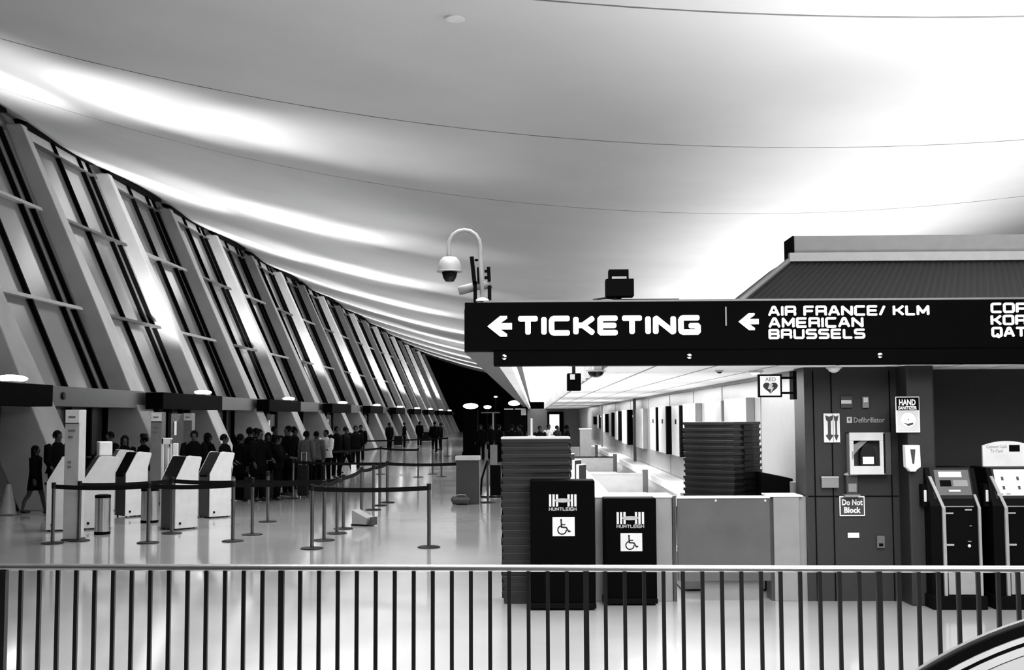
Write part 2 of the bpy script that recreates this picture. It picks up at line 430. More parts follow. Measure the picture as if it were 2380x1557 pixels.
# ---- ticket island: canopy, luminous trough, tiled soffit, walls
YS, YE = 12.35, 81.0
struct('canopy_edge_beam', MB().box(-.74, -.36, YS+.05, YE, 2.74, 3.20), DARK, 'dark edge beam of the ticket island canopy')
struct('canopy_soffit_strip', MB().box(-.37, -.24, YS+.05, YE, 2.59, 2.75), TILEM, 'narrow tiled strip beside the luminous trough')
struct('ceiling_lobby', MB().box(.81, 9.0, YS+.05, YE, 2.59, 3.13), TILEM, 'white tiled ceiling of the ticket lobby')
struct('canopy_roof', MB().box(-.36, 9.0, YS+.05, YE, 3.14, 3.20), DARK, 'roof deck of the ticket island')
tp = None
n_p = 14
for k in range(n_p):
    ya = YS+.1+k*4.9
    yb = min(ya+4.82, YE-.1)
    if tp is None:
        tp = box(-.23, .80, 0, 4.82, 3.07, 3.12).build('ceiling_light_panel', TROUGH); o = tp
    else: o = tp.copy(); COL.objects.link(o)
    o.location = (0, ya, 0)
    tag(o, 'bright luminous panel in the canopy trough, %s behind the overhead sign' % ORD[k], 'light panel', 'luminous panels of the trough')
fn = thing('baffle_screen', 'row of upright white baffles along one side of the luminous trough', 'baffles', (0, 0, 0))
f0 = None
for k in range(48):
    yy = YS+1.2+k*1.4
    if f0 is None: f0 = box(.70, .80, 0, .35, 2.60, 3.06).build('baffle', WHITE, fn); o = f0
    else: o = f0.copy(); COL.objects.link(o)
    o.location = (0, yy, 0)
box(.795, .808, YS+.2, YE-.2, 2.6, 3.06).build('backing', DARK, fn)
bl = thing('hanging_loudspeaker', 'black loudspeaker hanging beside the bright trough behind the sign', 'loudspeaker', (0, 0, 0))
X0, X1, z0, z1 = rect(1318, 868, 1350, 908, 14.0)
box(X0, X1, 13.9, 14.2, z0, z1).build('cabinet', MATTE, bl, bevel=.01)
box((X0+X1)/2-.02, (X0+X1)/2+.02, 14.0, 14.1, z1, 3.06).build('hanger', BLACK, bl)
X0, X1, z0, z1 = rect(1325, 870, 1336, 882, 13.88)
box(X0, X1, 13.87, 13.9, z0, z1).build('label_plate', WHITE, bl)

struct('wall_ticket', MB().box(3.15, 3.35, 13.25, YE, 0, 2.6), mat('lobby_wall', .26, .35, vary=.04), 'pale panel wall behind the ticket counters')
struct('wall_end', MB().box(-.45, 3.3, YE-.3, YE, 0, 2.6), MID, 'grey wall closing the ticket lobby')
# dark walls to the right of the lobby
struct('wall_equipment', MB().box(3.03, 4.35, 13.1, 13.6, 0, 2.6), DARK2, 'dark panel wall carrying the defibrillator')
struct('wall_recess', MB().box(4.3, 9.2, 13.9, 14.2, 0, 2.6), DARK2, 'dark wall behind the exchange kiosks')
struct('pillar', MB().box(4.06, 4.36, 12.75, 13.5, 0, 2.6), DARK2, 'dark square pillar carrying the sanitizer sign', bevel=.02)
sm = MB()
for X in (3.13, 3.33, 3.98): sm.box(X-.006, X+.006, 13.09, 13.11, 0, 2.55)
sm.box(3.05, 4.05, 13.092, 13.1, 1.145, 1.157)
struct('trim_10', sm, MATTE, 'panel joints of the dark wall')
# panel seams of the pale wall
sm = MB()
for yy in (16.2, 19.5, 23, 27, 32, 38, 45, 54): sm.box(3.142, 3.15, yy, yy+.02, .7, 2.59)
sm.box(3.10, 3.15, 13.3, YE, 2.54, 2.59)
struct('trim_11', sm, MID, 'dark seams of the pale wall')
# mansard roof of the block behind the sign
Yf = 16.2
A, B, C_, D_ = at(1690, 692, 14.6), at(1832, 606, Yf), at(1842, 548, Yf), at(2600, 692, 14.6)
xr = 9.5
mm = MB()
nrib = 150; vs = []; fs = []
for i in range(nrib+1):
    t = i/nrib; xa = A.x+(xr-A.x)*t; xb = B.x+(xr-B.x)*t
    dn = .012 if i % 2 else -.012
    vs += [(xa, 14.6-dn, 3.36), (xb, Yf-dn, B.z)]
for i in range(nrib): fs.append((2*i, 2*i+2, 2*i+3, 2*i+1))
mm.add(vs, fs)
mm.add([(A.x-.02, 14.57, 3.33), (B.x-.02, Yf-.03, B.z), (B.x-.02, Yf+1.2, B.z), (A.x-.02, 14.57+2.8, 3.33)], [(0,1,2,3)])
mo = mm.build('mansard_roof', mat('corrugated_metal', .012, .55, spec=.2)); tag(mo, 'dark corrugated sloping roof above the overhead sign', 'building', kind='structure')
fx = MB().tube([(A.x, 14.55, 3.37), (B.x, Yf-.05, B.z)], .035, 6); struct('trim_12', fx, MID, 'sloping rail at the end of the corrugated roof')
fb = MB().box(C_.x+.02, xr, Yf, Yf+.55, B.z+.01, C_.z)
struct('roof_fascia', fb, MID, 'grey upper fascia above the corrugated roof', bevel=.01)
fd = MB().box(C_.x, C_.x+.02, Yf, Yf+.56, B.z, C_.z)
struct('roof_fascia_return', fd, MATTE, 'black end of the upper fascia')
lx = MB().box(B.x, xr, Yf-.10, Yf, B.z-.02, B.z+.10).box(A.x+.6, xr, 14.5, 14.6, 3.38, 3.43)
struct('trim_13', lx, GREY, 'pale ledges at the top and foot of the corrugated roof')
# ================================================================== OVERHEAD SIGN
YG = 12.3
sg = thing('overhead_sign', 'long black overhead sign with lit white letters and arrows over the ticket lobby', 'sign', (0, 0, 0))
a, b = at(1080, 703, YG), at(1080, 815, YG); c = at(1147, 850, YG)
SX1 = 7.2
MB().box(a.x, SX1, YG, YG+.32, b.z, a.z).build('upper_box', SIGNB, sg, bevel=.008)
MB().box(c.x, SX1, YG+.01, YG+.30, c.z+.0, b.z).build('lower_fascia', SIGNB, sg, bevel=.008)
MB().box(a.x+.2, SX1, YG+.05, YG+.28, a.z, a.z+.025).build('top_flange', MID, sg)
x0, x1, z0, z1 = rect(1202, 735, 1628, 778, YG)
wide_text('TICKETING', x0, x1, z0, z1, YG, .02, .27).build('lettering', LETTER, sg)
def arrow(px0, px1, py0, py1, m, name):
    x0, x1, z0, z1 = rect(px0, py0, px1, py1, YG); zc = (z0+z1)/2; h = z1-z0; w = x1-x0; t = h*.30
    mb = MB()
    mb.prism([(x0, zc), (x0+.52*w, z1), (x0+.80*w, z1), (x0+.80*w, z1-.12*h), (x0+.52*w, zc+t/2), (x1, zc+t/2), (x1, zc-t/2), (x0+.52*w, zc-t/2),
              (x0+.80*w, z0+.12*h), (x0+.80*w, z0), (x0+.52*w, z0)], 'y', YG-.02, YG)
    return mb.build(name, m, sg)
arrow(1133, 1190, 735, 782, LETTER, 'arrow'); arrow(1716, 1763, 728, 767, LETTER, 'arrow')
for txt, r in (('AIR FRANCE/ KLM', (1785, 711, 2159, 733)), ('AMERICAN', (1786, 738, 2006, 761)), ('BRUSSELS', (1786, 765, 2010, 787)),
               ('COPA', (2302, 704, 2416, 727)), ('KOREAN', (2302, 732, 2470, 755)), ('QATAR', (2304, 760, 2440, 783))):
    x0, x1, z0, z1 = rect(*r, YG)
    for sel in (((0, 3), (4, 11), (12, 15)) if ' ' in txt else (None,)):
        wide_text(txt, x0, x1, z0, z1, YG, .015, .22, sel).build('lettering', LETTER2, sg)
x0, x1, z0, z1 = rect(1685, 713, 1689, 757, YG); box(x0, x1, YG-.01, YG, z0, z1).build('divider', MID, sg)
for px, py in ((1172, 830), (1602, 828), (2045, 826)):
    p = at(px, py, YG)
    MB().lathe([(.028, 0), (.028, .02), (.015, .03)], n=12).build('fixing_stud', CHROME, sg, smooth=True, loc=(p.x, YG+.01, p.z)).rotation_euler = (PI/2, 0, 0)

# ---- camera pole and aerials on the sign's end
YP = 12.45
cp = thing('dome_camera', 'pale dome security camera hanging from a gooseneck pole above the sign end', 'security camera', (0, 0, 0))
P = lambda x, y: tuple(at(x, y, YP))
gp = [P(1121, 700), P(1119, 640), P(1116, 590)]
for k in range(9):
    t = PI*k/8; gp.append(P(1079.5+36.5*math.cos(t), 572-37*math.sin(t)))
gp += [P(1043, 590), P(1044, 602)]
MB().tube(gp, .024, 12).build('gooseneck_pole', mat('pole_grey', .24, .5), cp, smooth='all')
q = at(1045, 618, YP)
hsg = MB().lathe([(.03, .10), (.07, .095), (.105, .06), (.125, .0), (.127, -.05), (.14, -.055), (.14, -.065)], n=24).build('housing', mat('pole_grey', .24, .5), cp, smooth=True, loc=tuple(q))
MB().lathe([(.085, -.06), (.083, -.08), (.07, -.13), (.045, -.17), (.02, -.175)], n=20).build('lens_dome', GLASSK, hsg, smooth=True)
b_ = at(1121, 690, YP); MB().lathe([(.07, 0), (.07, .02), (.03, .04)], n=16).build('base_flange', WHITE, cp, loc=(b_.x, YP, a.z+.025))
def slant_bar(mb, p, q_, w, d, Y):
    A_, B_ = at(*p, Y), at(*q_, Y); t = (B_-A_).normalized(); nn = Vector((t.z, 0, -t.x))*w/2
    return mb.prism([((A_+nn).x, (A_+nn).z), ((B_+nn).x, (B_+nn).z), ((B_-nn).x, (B_-nn).z), ((A_-nn).x, (A_-nn).z)], 'y', Y, Y+d)
ant = thing('aerial_panel', 'tall black aerial panel behind the gooseneck pole', 'aerial', (0, 0, 0))
slant_bar(MB(), (1096, 596), (1103, 661), .042, .06, 12.54).build('panel', MATTE, ant)
slant_bar(MB(), (1111, 621), (1112, 658), .025, .05, 12.54).build('side_panel', MATTE, ant)
bb = at(1107, 604, 12.54); MB().ball((bb.x, 12.56, bb.z), .022, .02, .015).build('knob', MATTE, ant)
box(at(1101, 700, 12.6).x, at(1109, 700, 12.6).x, 12.54, 12.60, a.z+.02, at(1100, 655, 12.6).z).build('bracket', MATTE, ant)
an2 = thing('small_aerial', 'small black aerial with twin clamps beside the pole', 'aerial', (0, 0, 0))
slant_bar(MB(), (1135, 620), (1137, 653), .036, .05, 12.54).build('panel', MATTE, an2)
for yy in (630, 645):
    slant_bar(MB(), (1126, yy), (1134, yy), .03, .03, 12.55).build('clamp', MATTE, an2)
box(at(1134, 690, 12.6).x, at(1142, 690, 12.6).x, 12.54, 12.60, a.z+.02, at(1134, 665, 12.6).z).build('foot', MATTE, an2)
bc = thing('bullet_camera', 'pale bullet camera lying across the foot of the gooseneck pole', 'security camera', (0, 0, 0))
MB().tube([at(1066, 676, 12.6), at(1100, 667, 12.6), at(1143, 660, 12.6)], [.05, .05, .045], 12).build('barrel', MID, bc, smooth=True)
box(at(1108, 690, 12.6).x, at(1116, 690, 12.6).x, 12.58, 12.64, a.z+.02, at(1110, 672, 12.6).z).build('mount', LIGHT, bc)
fl_ = thing('speaker', 'black twin box floodlight standing on top of the sign', 'speaker', (0, 0, 0))  # black speaker boxes on the sign top, giving no light
x0, x1, z0, z1 = rect(1407, 650, 1472, 690, 12.5); box(x0, x1, 12.4, 12.6, z0, z1).build('lower_housing', MATTE, fl_, bevel=.006)
x0, x1, z0, z1 = rect(1414, 628, 1460, 650, 12.5); box(x0, x1, 12.42, 12.58, z0, z1).build('upper_housing', MATTE, fl_, bevel=.006)
x0, x1, z0, z1 = rect(1432, 688, 1444, 698, 12.5); box(x0, x1, 12.47, 12.53, a.z+.02, z1+.03).build('stem', MATTE, fl_)
x0, x1, z0, z1 = rect(1422, 643, 1456, 649, 12.42); box(x0, x1, 12.405, 12.42, z0, z1).build('bright_edge', GREY, fl_)
cb = thing('cable_coil', 'low black cable coil lying on the sign top beside the floodlight', 'cable', (0, 0, 0))
cp2 = [(at(1378+i*8, 697-4*math.sin(PI*min(i, 8)/8), 12.48).x, 12.48, a.z+.035+.02*math.sin(PI*min(i, 8)/8)) for i in range(26)]
MB().tube(cp2, .012, 6).build('cable', BLACK, cb)

# ---- small ceiling fittings of the lobby
def ceil_dome(px, py, r, m, label):
    d = ray(px, py); t = (2.59-CAMH)/d.z; p = CP+d*t
    o = thing('ceiling_dome_camera', label, 'security camera', (p.x, p.y, 2.59))
    MB().ball((0, 0, 0), r, r, r*.9, 16, 6, -1, 0).build('dome', m, o, smooth='all')
    MB().lathe([(r*1.15, -.02), (r*1.15, 0)], n=18).build('ring', LIGHT, o)
ceil_dome(1385, 860, .10, GLASSK, 'black dome camera under the lobby ceiling behind the lettering')
ceil_dome(1672, 860, .045, GLASSK, 'tiny dark dome under the lobby ceiling near the defibrillator sign')
ceil_dome(1757, 861, .075, WHITE, 'white dome fitting under the lobby ceiling above the defibrillator sign')
ceil_dome(1938, 852.5, .075, WHITE, 'white dome fitting at the top of the dark equipment wall')
dsc = MB().lathe([(.10, -.02), (.135, -.015), (.135, .04)], n=28).build('roof_vent', WHITE)
d = ray(1058, 43); p = None
for k in range(400):
    q_ = CP+d*(k*.1)
    if q_.z > roof_z(q_.x): p = q_; break
dsc.location = p; tag(dsc, 'small round disc set in the concrete roof', 'vent')

# ---- projecting AED sign
ae = thing('defibrillator_sign', 'square white projecting sign reading AED with a dark heart', 'sign', (0, 0, 0))
Yq = 12.95
x0, x1, z0, z1 = rect(1762, 870, 1818, 923, Yq)
box(x0, x1, Yq, Yq+.05, z0, z1).build('frame', MATTE, ae)
box(x0+.02, x1-.02, Yq-.004, Yq, z0+.02, z1-.02).build('face', mat('sign_white_glow', .75, .4, emit=.5), ae)  # faint glow added to the face to brighten it
tx = rect(1778, 877, 1803, 886, Yq); font_text('AED', tx[0], tx[1], tx[2], tx[3], Yq-.004, MID, 'lettering', ae)
hx = rect(1773, 889, 1808, 916, Yq); cx = (hx[0]+hx[1])/2; hw = (hx[1]-hx[0])/2; hh = hx[3]-hx[2]
pts = []
for k in range(28):
    t = 2*PI*k/28
    pts.append((cx+hw*(math.sin(t)**3), hx[2]+hh*((13*math.cos(t)-5*math.cos(2*t)-2*math.cos(3*t)-math.cos(4*t))+17)/29.0))
MB().prism(pts, 'y', Yq-.008, Yq-.004).build('heart', DARK, ae)
zc = hx[2]+hh*.5
MB().prism([(cx-.01, zc+.05), (cx+.03, zc+.045), (cx+.015, zc+.012), (cx+.035, zc+.01), (cx+.0, zc-.055), (cx+.006, zc-.012), (cx-.03, zc-.005)], 'y', Yq-.011, Yq-.008).build('lightning_bolt', WHITE, ae)
x2 = at(1843, 880, Yq).x
for py in (878, 913):
    zz = at(1800, py, Yq).z; box(x1, x2, Yq+.01, Yq+.035, zz-.012, zz+.012).build('arm', MATTE, ae)
zt, zb = at(1845, 862, Yq).z, at(1845, 928, Yq).z
box(x2, x2+.04, Yq, Yq+.18, zb, zt).build('wall_bracket', MATTE, ae)

# ---- things on the dark wall
def panel(name, label, cat, px, Y, d, m, bevel=.004):
    o = thing(name, label, cat, (0, 0, 0)); x0, x1, z0, z1 = rect(*px, Y)
    box(x0, x1, Y-d, Y, z0, z1).build('plate', m, o, bevel=bevel)
    return o, (x0, x1, z0, z1)
YW = 13.09
SW = mat('signboard_white', .75, .4)
ar, r = panel('arrow_sign', 'white folded sign with two dark down arrows on the dark wall', 'sign', (1913, 961, 1952, 1028), YW, .02, SW)
xm = r[0]+(r[1]-r[0])*.58
for xc, w in ((r[0]+(r[1]-r[0])*.34, .028), (r[0]+(r[1]-r[0])*.76, .016)):
    MB().prism([(xc-w*1.6, r[3]-.02), (xc, r[3]-.035), (xc+w*1.6, r[3]-.02), (xc+w*1.2, r[3]-.075), (xc+w*.6, r[3]-.09), (xc+w*.6, r[2]+.09), (xc+w*1.6, r[2]+.08),
                (xc, r[2]+.015), (xc-w*1.6, r[2]+.08), (xc-w*.6, r[2]+.09), (xc-w*.6, r[3]-.09), (xc-w*1.2, r[3]-.075)], 'y', YW-.024, YW-.02).build('arrow', DARK, ar)
box(xm-.003, xm+.003, YW-.023, YW-.02, r[2], r[3]).build('fold', MID, ar)
dt = thing('defibrillator_lettering', 'small pale lettering reading Defibrillator with a square symbol on the dark wall', 'lettering', (0, 0, 0))
x0, x1, z0, z1 = rect(1984, 970, 2056, 982, YW); font_text('Defibrillator', x0, x1, z0, z1, YW, GREY, 'lettering', dt, bold=.01)
x0, x1, z0, z1 = rect(1968, 969, 1980, 983, YW); box(x0, x1, YW-.003, YW, z0, z1).build('symbol', LIGHT, dt)
MB().prism([(x0+.02, z1-.012), (x0+.045, z1-.012), (x0+.03, z0+.035), (x0+.045, z0+.035), (x0+.018, z0+.01), (x0+.026, z0+.03), (x0+.012, z0+.03)], 'y', YW-.005, YW-.003).build('bolt_mark', DARK, dt)
# cabinet with a black case behind glass
ac = thing('defibrillator_cabinet', 'pale metal wall cabinet with a black case behind its glass door', 'cabinet', (0, 0, 0))
x0, x1, z0, z1 = rect(1965, 1005, 2062, 1101, YW); D = .16
box(x1-.06, x1, YW-D, YW, z0, z1).build('side', DARK, ac)
fr = MB(); f = rect(1984, 1024, 2046, 1083, YW-D); X1 = x1-.08
fr.box(x0, X1, YW-D, YW-D+.02, f[3], z1).box(x0, X1, YW-D, YW-D+.02, z0, f[2]).box(x0, f[0], YW-D, YW-D+.02, f[2], f[3]).box(f[1], X1, YW-D, YW-D+.02, f[2], f[3])
dfr = fr.build('door_frame', LIGHT, ac, bevel=.004)
MB().box(f[0]-.02, f[0]-.008, YW-D-.012, YW-D, f[2]+.08, f[2]+.16).build('door_handle', MID, dfr)
box(x0, x1-.06, YW-.02, YW, z0, z1).build('back', DARK, ac)
MB().box(x0, x0+.01, YW-D+.02, YW-.02, z0, z1).box(x0, x1-.06, YW-D+.02, YW-.02, z1-.01, z1).box(x0, x1-.06, YW-D+.02, YW-.02, z0, z0+.01).build('liner', MID, ac)
cx = (f[0]+f[1])/2+.02
bcase = MB().prism([(cx-.085, f[2]), (cx-.085, f[2]+.14), (cx-.05, f[2]+.22), (cx, f[2]+.25), (cx+.05, f[2]+.22), (cx+.085, f[2]+.14), (cx+.085, f[2])], 'y', YW-D+.03, YW-D+.1).build('black_case', BLACK, ac, bevel=.008)
box(cx-.06, cx+.06, YW-D+.022, YW-D+.03, f[2]+.02, f[2]+.10).build('case_card', SW, bcase)
MB().prism([(f[0], f[3]-.05), (f[0], f[3]-.17), (f[0]+.06, f[3]-.10), (f[0]+.17, f[3]-.0), (f[0]+.10, f[3])], 'y', YW-D+.04, YW-D+.05).build('painted_reflection', MID, ac)  # grey shape standing in for a reflection on the glass
sn, r = panel('do_not_block_sign', 'dark sign with white border reading Do Not Block', 'sign', (1950, 1153, 2010, 1199), YW, .012, SW)
sface = box(r[0]+.012, r[1]-.012, YW-.014, YW-.012, r[2]+.012, r[3]-.012).build('face', DARK, sn)
for t, q_ in (('Do Not', (1956, 1160, 2004, 1174)), ('Block', (1961, 1178, 2000, 1192))):
    q_ = rect(*q_, YW); font_text(t, *q_, YW-.014, SW, 'lettering', sface, bold=.03)
panel('switch_plate', 'small dark switch plate with a bright strip high on the dark wall', 'switch plate', (1953, 921, 1981, 948), YW, .02, DARK)[0]
o = [x for x in COL.objects if x.name.startswith('switch_plate')][-1]
x0, x1, z0, z1 = rect(1955, 930, 1979, 938, YW-.02); box(x0, x1, YW-.024, YW-.02, z0, z1).build('bright_strip', LIGHT, o)
o, r = panel('sensor_box', 'small pale grey sensor box high on the dark wall', 'sensor', (2003, 922, 2018, 948), YW, .03, MID)
box(r[0]+.01, r[1]-.01, YW-.034, YW-.03, (r[2]+r[3])/2, r[3]-.01).build('window', LIGHT, o)
o, r = panel('leaflet_holder', 'grey leaflet holder on the dark wall beside the card reader', 'leaflet holder', (1908, 1107, 1948, 1133), YW, .04, MID)
box(r[0]-.005, r[1], YW-.045, YW-.03, r[3]-.012, r[3]).build('lip', LIGHT, o)
cr = thing('alarm_box', 'dark alarm box with a domed pale cap under the defibrillator cabinet', 'alarm', (0, 0, 0))
x0, x1, z0, z1 = rect(1962, 1104, 1990, 1148, YW); box(x0, x1, YW-.09, YW, z0, z1).build('body', DARK, cr, bevel=.01)
MB().ball(((x0+x1)/2, YW-.045, z1), (x1-x0)*.66, .06, .035, 14, 5, 0, 1).build('cap', GREY, cr, smooth='all')
box(x0-.02, x1+.02, YW-.1, YW, z0-.02, z0).build('foot', MID, cr)
box(x0+.02, x1-.02, YW-.095, YW-.09, z0+.03, z0+.12).build('face', MID, cr)
o, r = panel('wall_label', 'small white label below the Do Not Block sign', 'label', (1970, 1238, 1997, 1250), YW, .006, SW)
o, r = panel('wall_socket', 'grey wall socket low on the dark wall', 'socket', (2037, 1245, 2056, 1273), YW, .02, mat('socket_grey', .09, .5))
box(r[0]+.02, r[1]-.02, YW-.024, YW-.02, r[2]+.02, r[2]+.05).build('outlet', MATTE, o)
# sanitizer sign and dispenser on the pillar
YL = 12.74
hs, r = panel('hand_sanitizer_sign', 'upright white and black sign reading HAND SANITIZER on the dark pillar', 'sign', (2080, 922, 2138, 1005), YL, .015, SW)
hfield = box(r[0]+.008, r[1]-.008, YL-.017, YL-.015, r[2]+.24, r[3]-.008).build('dark_field', MATTE, hs)
for t, q_ in (('HAND', (2088, 928, 2127, 942)), ('SANITIZER', (2086, 944, 2130, 952))):
    font_text(t, *rect(*q_, YL), YL-.017, SW, 'lettering', hfield, bold=.03)
box(r[0]+.015, r[1]-.015, YL-.018, YL-.015, r[2]+.015, r[2]+.235).build('picture_field', LIGHT, hs)
cq = at(2110, 976, YL)
MB().lathe([(.078, 0), (.078, .003)], n=28).build('disc', SW, hs, loc=(cq.x, YL-.018, cq.z)).rotation_euler = (PI/2, 0, 0)
MB().prism([(cq.x-.06, cq.z-.03), (cq.x-.01, cq.z-.04), (cq.x+.055, cq.z-.028), (cq.x+.045, cq.z-.05), (cq.x-.005, cq.z-.066), (cq.x-.03, cq.z-.045)], 'y', YL-.023, YL-.021).build('hand_mark', DARK, hs)
MB().prism([(cq.x-.006, cq.z+.004), (cq.x, cq.z+.014), (cq.x+.006, cq.z+.004), (cq.x, cq.z-.004)], 'y', YL-.023, YL-.021).build('drop_mark', DARK, hs)
ds = thing('sanitizer_dispenser', 'white wall dispenser with a dark wedge window on the dark pillar', 'dispenser', (0, 0, 0))
x0, x1, z0, z1 = rect(2097, 1034, 2133, 1095, YL); w = x1-x0
MB().prism([(x0, z1), (x1, z1), (x1+.005, z0+.05), (x1-.04, z0+.02), (x1-.05, z0), (x0+.05, z0), (x0+.04, z0+.02), (x0+.005, z0+.05)], 'y', YL-.10, YL).build('body', WHITE, ds, bevel=.008)
xc = (x0+x1)/2
MB().prism([(xc-.028, z1-.045), (xc+.028, z1-.045), (xc+.012, z1-.20), (xc-.008, z1-.20)], 'y', YL-.104, YL-.10).build('window', DARK, ds)
# ================================================================== TUB STACKS AND BLACK CABINETS
def tub_mesh(w, d, h, notch=False):
    """an open-topped plastic tub with a rolled rim, end ribs and hand slots"""
    t = .012; mb = MB()
    mb.loft([(0,0,0,1,1)], 4) if False else None
    bw, bd = w*.93, d*.93
    V = []
    def ring(a, b, z): return [(-a/2,-b/2,z),(a/2,-b/2,z),(a/2,b/2,z),(-a/2,b/2,z)]
    rings = [ring(bw, bd, 0), ring(w*.97, d*.97, h-.035), ring(w, d, h-.035), ring(w, d, h), ring(w-2*t, d-2*t, h), ring(bw-2*t, bd-2*t, .012)]
    vs = sum(rings, []); fs = [(3,2,1,0)]
    for i in range(5):
        for k in range(4): fs.append((i*4+k, i*4+(k+1)%4, (i+1)*4+(k+1)%4, (i+1)*4+k))
    fs.append((20,21,22,23))
    mb.add(vs, fs)
    return mb
TUBM = mat('tub_plastic', .011, .42, vary=.3, scale=3, spec=.35)
def tub_stack(loc, rz, n, w, d, pitch, h, label, group, tilt=.006):
    proto = None; rnd = random.Random(int(loc[0]*100)+n)
    for i in range(n):
        if proto is None:
            proto = thing('plastic_tub', '', 'tub'); o = proto
            tub_mesh(w, d, h).build('tub_shell', TUBM, o, bevel=.004)
            for sx in (-1, 1):
                box(sx*w/2-.004, sx*w/2+.012, -d*.16, d*.16, h-.10, h-.04).build('hand_grip', BLACK, o)
            MB().box(-w*.33, w*.33, -d/2-.006, -d/2+.012, h-.034, h-.008).build('rim_rib', TUBM, o)
        else: o = copy_tree(proto)
        o.location = (loc[0]+rnd.uniform(-1,1)*tilt, loc[1]+rnd.uniform(-1,1)*tilt, loc[2]+i*pitch)
        o.rotation_euler.z = rz+rnd.uniform(-.01, .01)
        k = n-1-i
        tag(o, label % ('topmost' if k == 0 else 'lowest' if i == 0 else ORD[k]+' from the top'), 'tub', group)
# tall stack at the counter's near corner
c0 = fl(1247, 1404)
tub_stack((c0.x, c0.y+.25, 0), 0, 21, .765, .5, .083, .14, 'black ribbed tub in the tall stack behind the larger black cabinet, %s', 'tubs of the tall near stack')
tp_ = MB().box(-.385, .385, -.26, .26, 0, .022).build('tray_lid', LIGHT, bevel=.006, loc=(c0.x, c0.y+.25, 20*.083+.142))
tag(tp_, 'pale flat lid lying on top of the tall tub stack', 'lid')
# stack standing on the scale behind the gate
c1 = at(1672, 1150, 14.1)
st = thing('baggage_scale', 'steel baggage scale under the second tub stack behind the gate', 'scale', (c1.x+.02, 14.35, 0))
box(-.52, .46, -.5, .7, .02, .42).build('base', GREY, st, bevel=.01)
box(-.50, .44, -.47, .67, .42, .45).build('platform', STEEL, st)
tub_stack((c1.x+.10, 14.45, .45), math.radians(-40), 20, .72, .65, .073, .14, 'black ribbed tub in the stack on the scale behind the gate, %s', 'tubs of the stack on the scale')
eb = thing('equipment_case', 'low black slant-topped case between the second tub stack and the dark wall', 'case', (0, 0, 0))
x0, x1, z0, z1 = rect(1770, 1097, 1842, 1152, 14.0)
MB().prism([(x0, .0), (x1, .0), (x1, at(1842, 1112, 14).z), (x0, at(1775, 1098, 14).z)], 'y', 13.95, 14.5).build('body', MATTE, eb, bevel=.01)
k_ = at(1845, 1132, 13.9); MB().ball((k_.x-.02, 13.93, k_.z), .02, .02, .02).build('white_knob', WHITE, eb)
x0, x1, z0, z1 = rect(1851, 1120, 1862, 1152, 13.6)

# the two black cabinets with the wheelchair symbol
def logo(par, x0, x1, z0, z1, y):
    w = x1-x0
    for s in (-1, 1):
        for k in range(3):
            xc = (x0+x1)/2+s*(w/2-.04*w-k*.125*w); box(xc-.042*w, xc+.042*w, y-.003, y, z0, z1).build('logo_bar', LIGHT, par, bevel=.0012)
    zc = (z0+z1)/2; hh = (z1-z0)
    pl = [((x0+x1)/2+.30*w*math.cos(t), zc+.17*hh*math.sin(t)) for t in [2*PI*i/24 for i in range(24)]]
    MB().prism(pl, 'y', y-.005, y-.003).build('logo_oval', GREY, par)
def wheelchair(par, x0, x1, z0, z1, y):
    w, h = x1-x0, z1-z0
    plate = box(x0, x1, y-.003, y, z0, z1).build('symbol_plate', LIGHT, par, bevel=.003)
    X = lambda u: x0+u*w
    Z = lambda v: z0+v*h
    mb = MB(); yy = y-.003; d = .002
    def st(pts, th): stroke_mesh(mb, [(X(u), Z(v)) for u, v in pts], th*h, yy, d, lambda p: (p.x, p.y))
    mb.prism([(X(.39)+.052*h*math.cos(t), Z(.86)+.052*h*math.sin(t)) for t in [2*PI*i/14 for i in range(14)]], 'y', yy-d, yy)
    st([(.39,.82),(.40,.55),(.40,.48),(.62,.46),(.73,.24),(.80,.27)], .075)
    st([(.40,.61),(.57,.61)], .055)
    arc = [(.43+.215*math.cos(t)*h/w*1.05, .33+.22*math.sin(t)) for t in [math.radians(a) for a in range(112, 372, 13)]]
    st(arc, .06)
    mb.build('wheelchair_symbol', BLACK, plate)
def cabinet(label, px, yb, Yd, logo_px, text_px, plate_px):
    p = fl((px[0]+px[1])/2, yb); Y = p.y
    x0, x1, z0, z1 = rect(px[0], px[2], px[1], yb, Y)
    o = thing('wheelchair_service_cabinet', label, 'cabinet', (0, 0, 0))
    box(x0, x1, Y, Y+Yd, .07, z1).build('body', SIGNB, o, bevel=.012)
    box(x0-.01, x1+.005, Y-.03, Y+Yd, .02, .075).build('base', MATTE, o, bevel=.008)
    for xx in (x0+.06, x1-.06):
        for yy in (Y+.05, Y+Yd-.05): MB().lathe([(.03, 0), (.03, .03)], (xx, yy), 10).build('foot', RUBBER, o)
    l = rect(*logo_px, Y); logo(o, l[0], l[1], l[2], l[3], Y)
    l = rect(*text_px, Y); wide_text('HUNTLEIGH', l[0], l[1], l[2], l[3], Y, .003, .24).build('lettering', GREY, o)
    l = rect(*plate_px, Y); wheelchair(o, l[0], l[1], l[2], l[3], Y)
cabinet('larger black cabinet with white logo and wheelchair symbol in front of the tall tubs', (1232, 1385, 1117), 1418, .35, (1276, 1149, 1340, 1177), (1276, 1179, 1340, 1187), (1284, 1202, 1336, 1246))
cabinet('smaller black cabinet with white logo and wheelchair symbol before the counter', (1403, 1528, 1158), 1407, .3, (1433, 1190, 1497, 1218), (1433, 1219, 1497, 1227), (1442, 1239, 1493, 1281))

